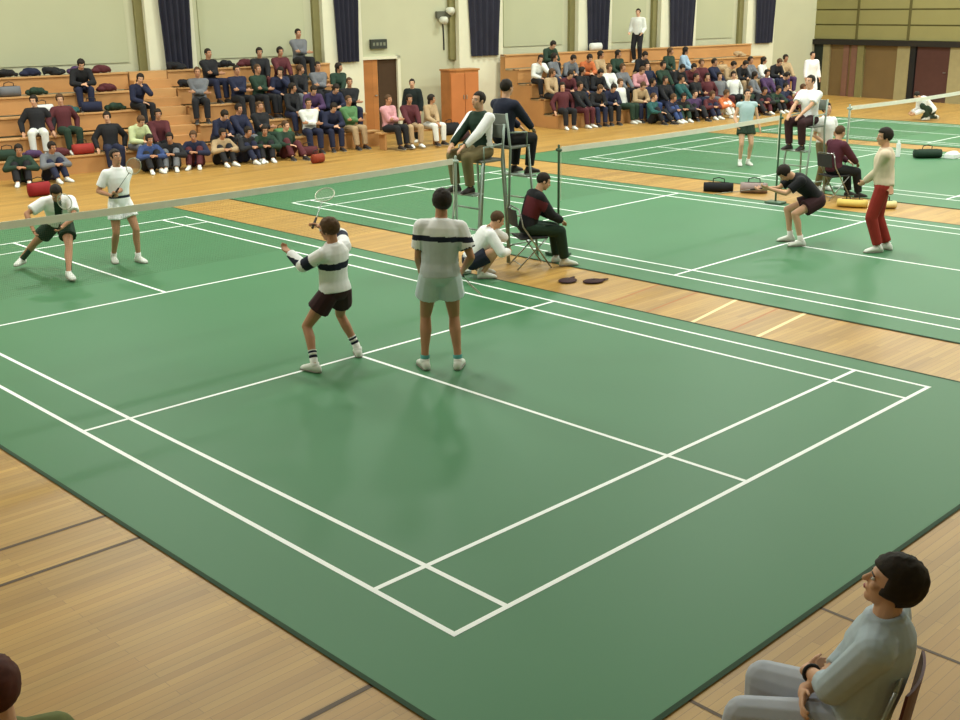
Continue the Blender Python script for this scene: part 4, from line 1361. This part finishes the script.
for n_, (u, r, kd, c, turn, side) in enumerate(ITEMS):
    if free[kd]: o = free[kd].pop(0)
    else: o = copy_tree(coats[n_ % 3] if kd == 'coat' else bagp)
    p = hall(u, r*DEP+.17 if r >= 0 else -.62)
    o.location = (p.x, p.y, RISE*(r+1)+.001 if r >= 0 else .001)
    o.rotation_euler = (0, 0, R(-9.4+turn*.35))
    tgt = [o] if kd == 'coat' else [x for x in o.children if x.name.startswith('body')]
    for x in tgt:
        x.material_slots[0].link = 'OBJECT'; x.material_slots[0].material = crowd_mat(c)
    key = (side, r, kd); i = icount.get(key, 0); icount[key] = i+1
    word = 'crumpled %s coat' if kd == 'coat' else '%s sports bag'
    pl = 'coats' if kd == 'coat' else 'bags'
    if itot[key] == 1: wh = 'only %s' % kd
    else: wh = '%s of %s' % ((ORD[i] if i == 0 else ('rightmost' if i == itot[key]-1 else ORD[i]+' from left')), pl)
    tag(o, '%s, %s, %s, %s bleachers' % (word % NICE.get(c, c), wh, ('floor before' if r < 0 else ROWN[r].replace(' of the', '')), side), 'coat' if kd == 'coat' else 'bag', 'coats and bags left on the bleachers')

def floor_bag(x, y, rz, m, label, L=.46, W_=.24, H=.24, z=.001):
    t = sports_bag('sports_bag', m, L, W_, H)
    t.location = (x, y, z); t.rotation_euler = (0, 0, R(rz)); tag(t, label, 'bag')
floor_bag(11.85, 17.32, 10, cloth('bag_red_brown', (134, 56, 36)), 'small red-brown bag alone on the wooden floor before the left bleachers', .34, .22, .22)
floor_bag(5.37, 17.66, 0, cloth('bag_red', (140, 36, 40)), 'red bag on the floor behind the two far players', .42, .26, .28)
p = hall(9.75, .9); floor_bag(p.x, p.y, 0, C_black, 'black bag on the floor beside the person in the dark tracksuit', .6, .3, .34)
floor_bag(17.0, 17.9, 20, C_maroonk, 'dark maroon bag on the floor in front of the tall cabinet', .6, .3, .28)
floor_bag(14.35, 8.0, -60, C_black, 'long black bag on the wooden strip between second and third courts', .55, .24, .18)
floor_bag(14.66, 7.42, -60, cloth('bag_rosy_grey', (150, 132, 130)), 'rosy grey bag beside the long black bag on the wooden strip', .5, .28, .2)
floor_bag(14.45, 5.3, -70, cloth('bag_yellow', (214, 186, 100)), 'yellow bag at the feet of the seated judge in maroon', .5, .26, .14)
floor_bag(14.7, 4.85, -50, cloth('bag_pale_yellow', (226, 208, 150)), 'pale yellow bag right of the bright yellow bag on the wooden strip', .42, .24, .13)
floor_bag(21.3, 7.15, -45, C_green, 'dark green bag lying on the third court at the right edge', .6, .3, .2, .011)

# towel and box beside it, racket covers on the near strip
b = MB(); b.box((0, 0, .06), (.34, .24, .10)); b.ell((.05, 0, .12), (.15, .1, .045)); b.ell((-.08, .03, .115), (.09, .08, .04))
o = remeshed(b, 'folded_towel', .012, [C_white], smooth=3); o.location = (21.62, 6.72, .0); tag(o, 'white folded towel right of the dark green bag at the right edge', 'towel')
b = MB(); b.loft([((0, 0, .0), V((.05, 0, 0)), V((0, .05, 0))), ((0, 0, .30), V((.05, 0, 0)), V((0, .05, 0)))], 0, 16); b.loft([((0, 0, .30), V((.03, 0, 0)), V((0, .03, 0))), ((0, 0, .36), V((.028, 0, 0)), V((0, .028, 0)))], 0, 14)
o = b.build('water_bottle', C_white, smooth=False); o.location = (21.1, 7.75, .011); tag(o, 'white bottle standing left of the dark green bag at the right edge', 'bottle')
for x, y, rz, lb in ((6.98, 5.30, 20, 'dark racket cover lying on the wooden strip, nearer the seated line judge'), (7.18, 5.03, -15, 'dark racket cover lying on the wooden strip, farther right of two')):
    t = empty('racket_cover', (x, y, .001), R(rz))
    b = MB(); b.ell((0, 0, .016), (.15, .12, .016), seg=18, n=8); b.cap((.13, 0, .014), (.22, 0, .014), .03, .018, fl=V((0, 0, 1)), k=.5); b.build('cover', C_maroonk, t, smooth=True)
    b = MB(); b.tube([(-.06+.12*i/6, 0, .0345-.012*(abs(i-3)/3)**2) for i in range(7)], .003); b.build('zip', M_blk, t)
    tag(t, lb, 'racket cover', 'racket covers on the wooden strip')
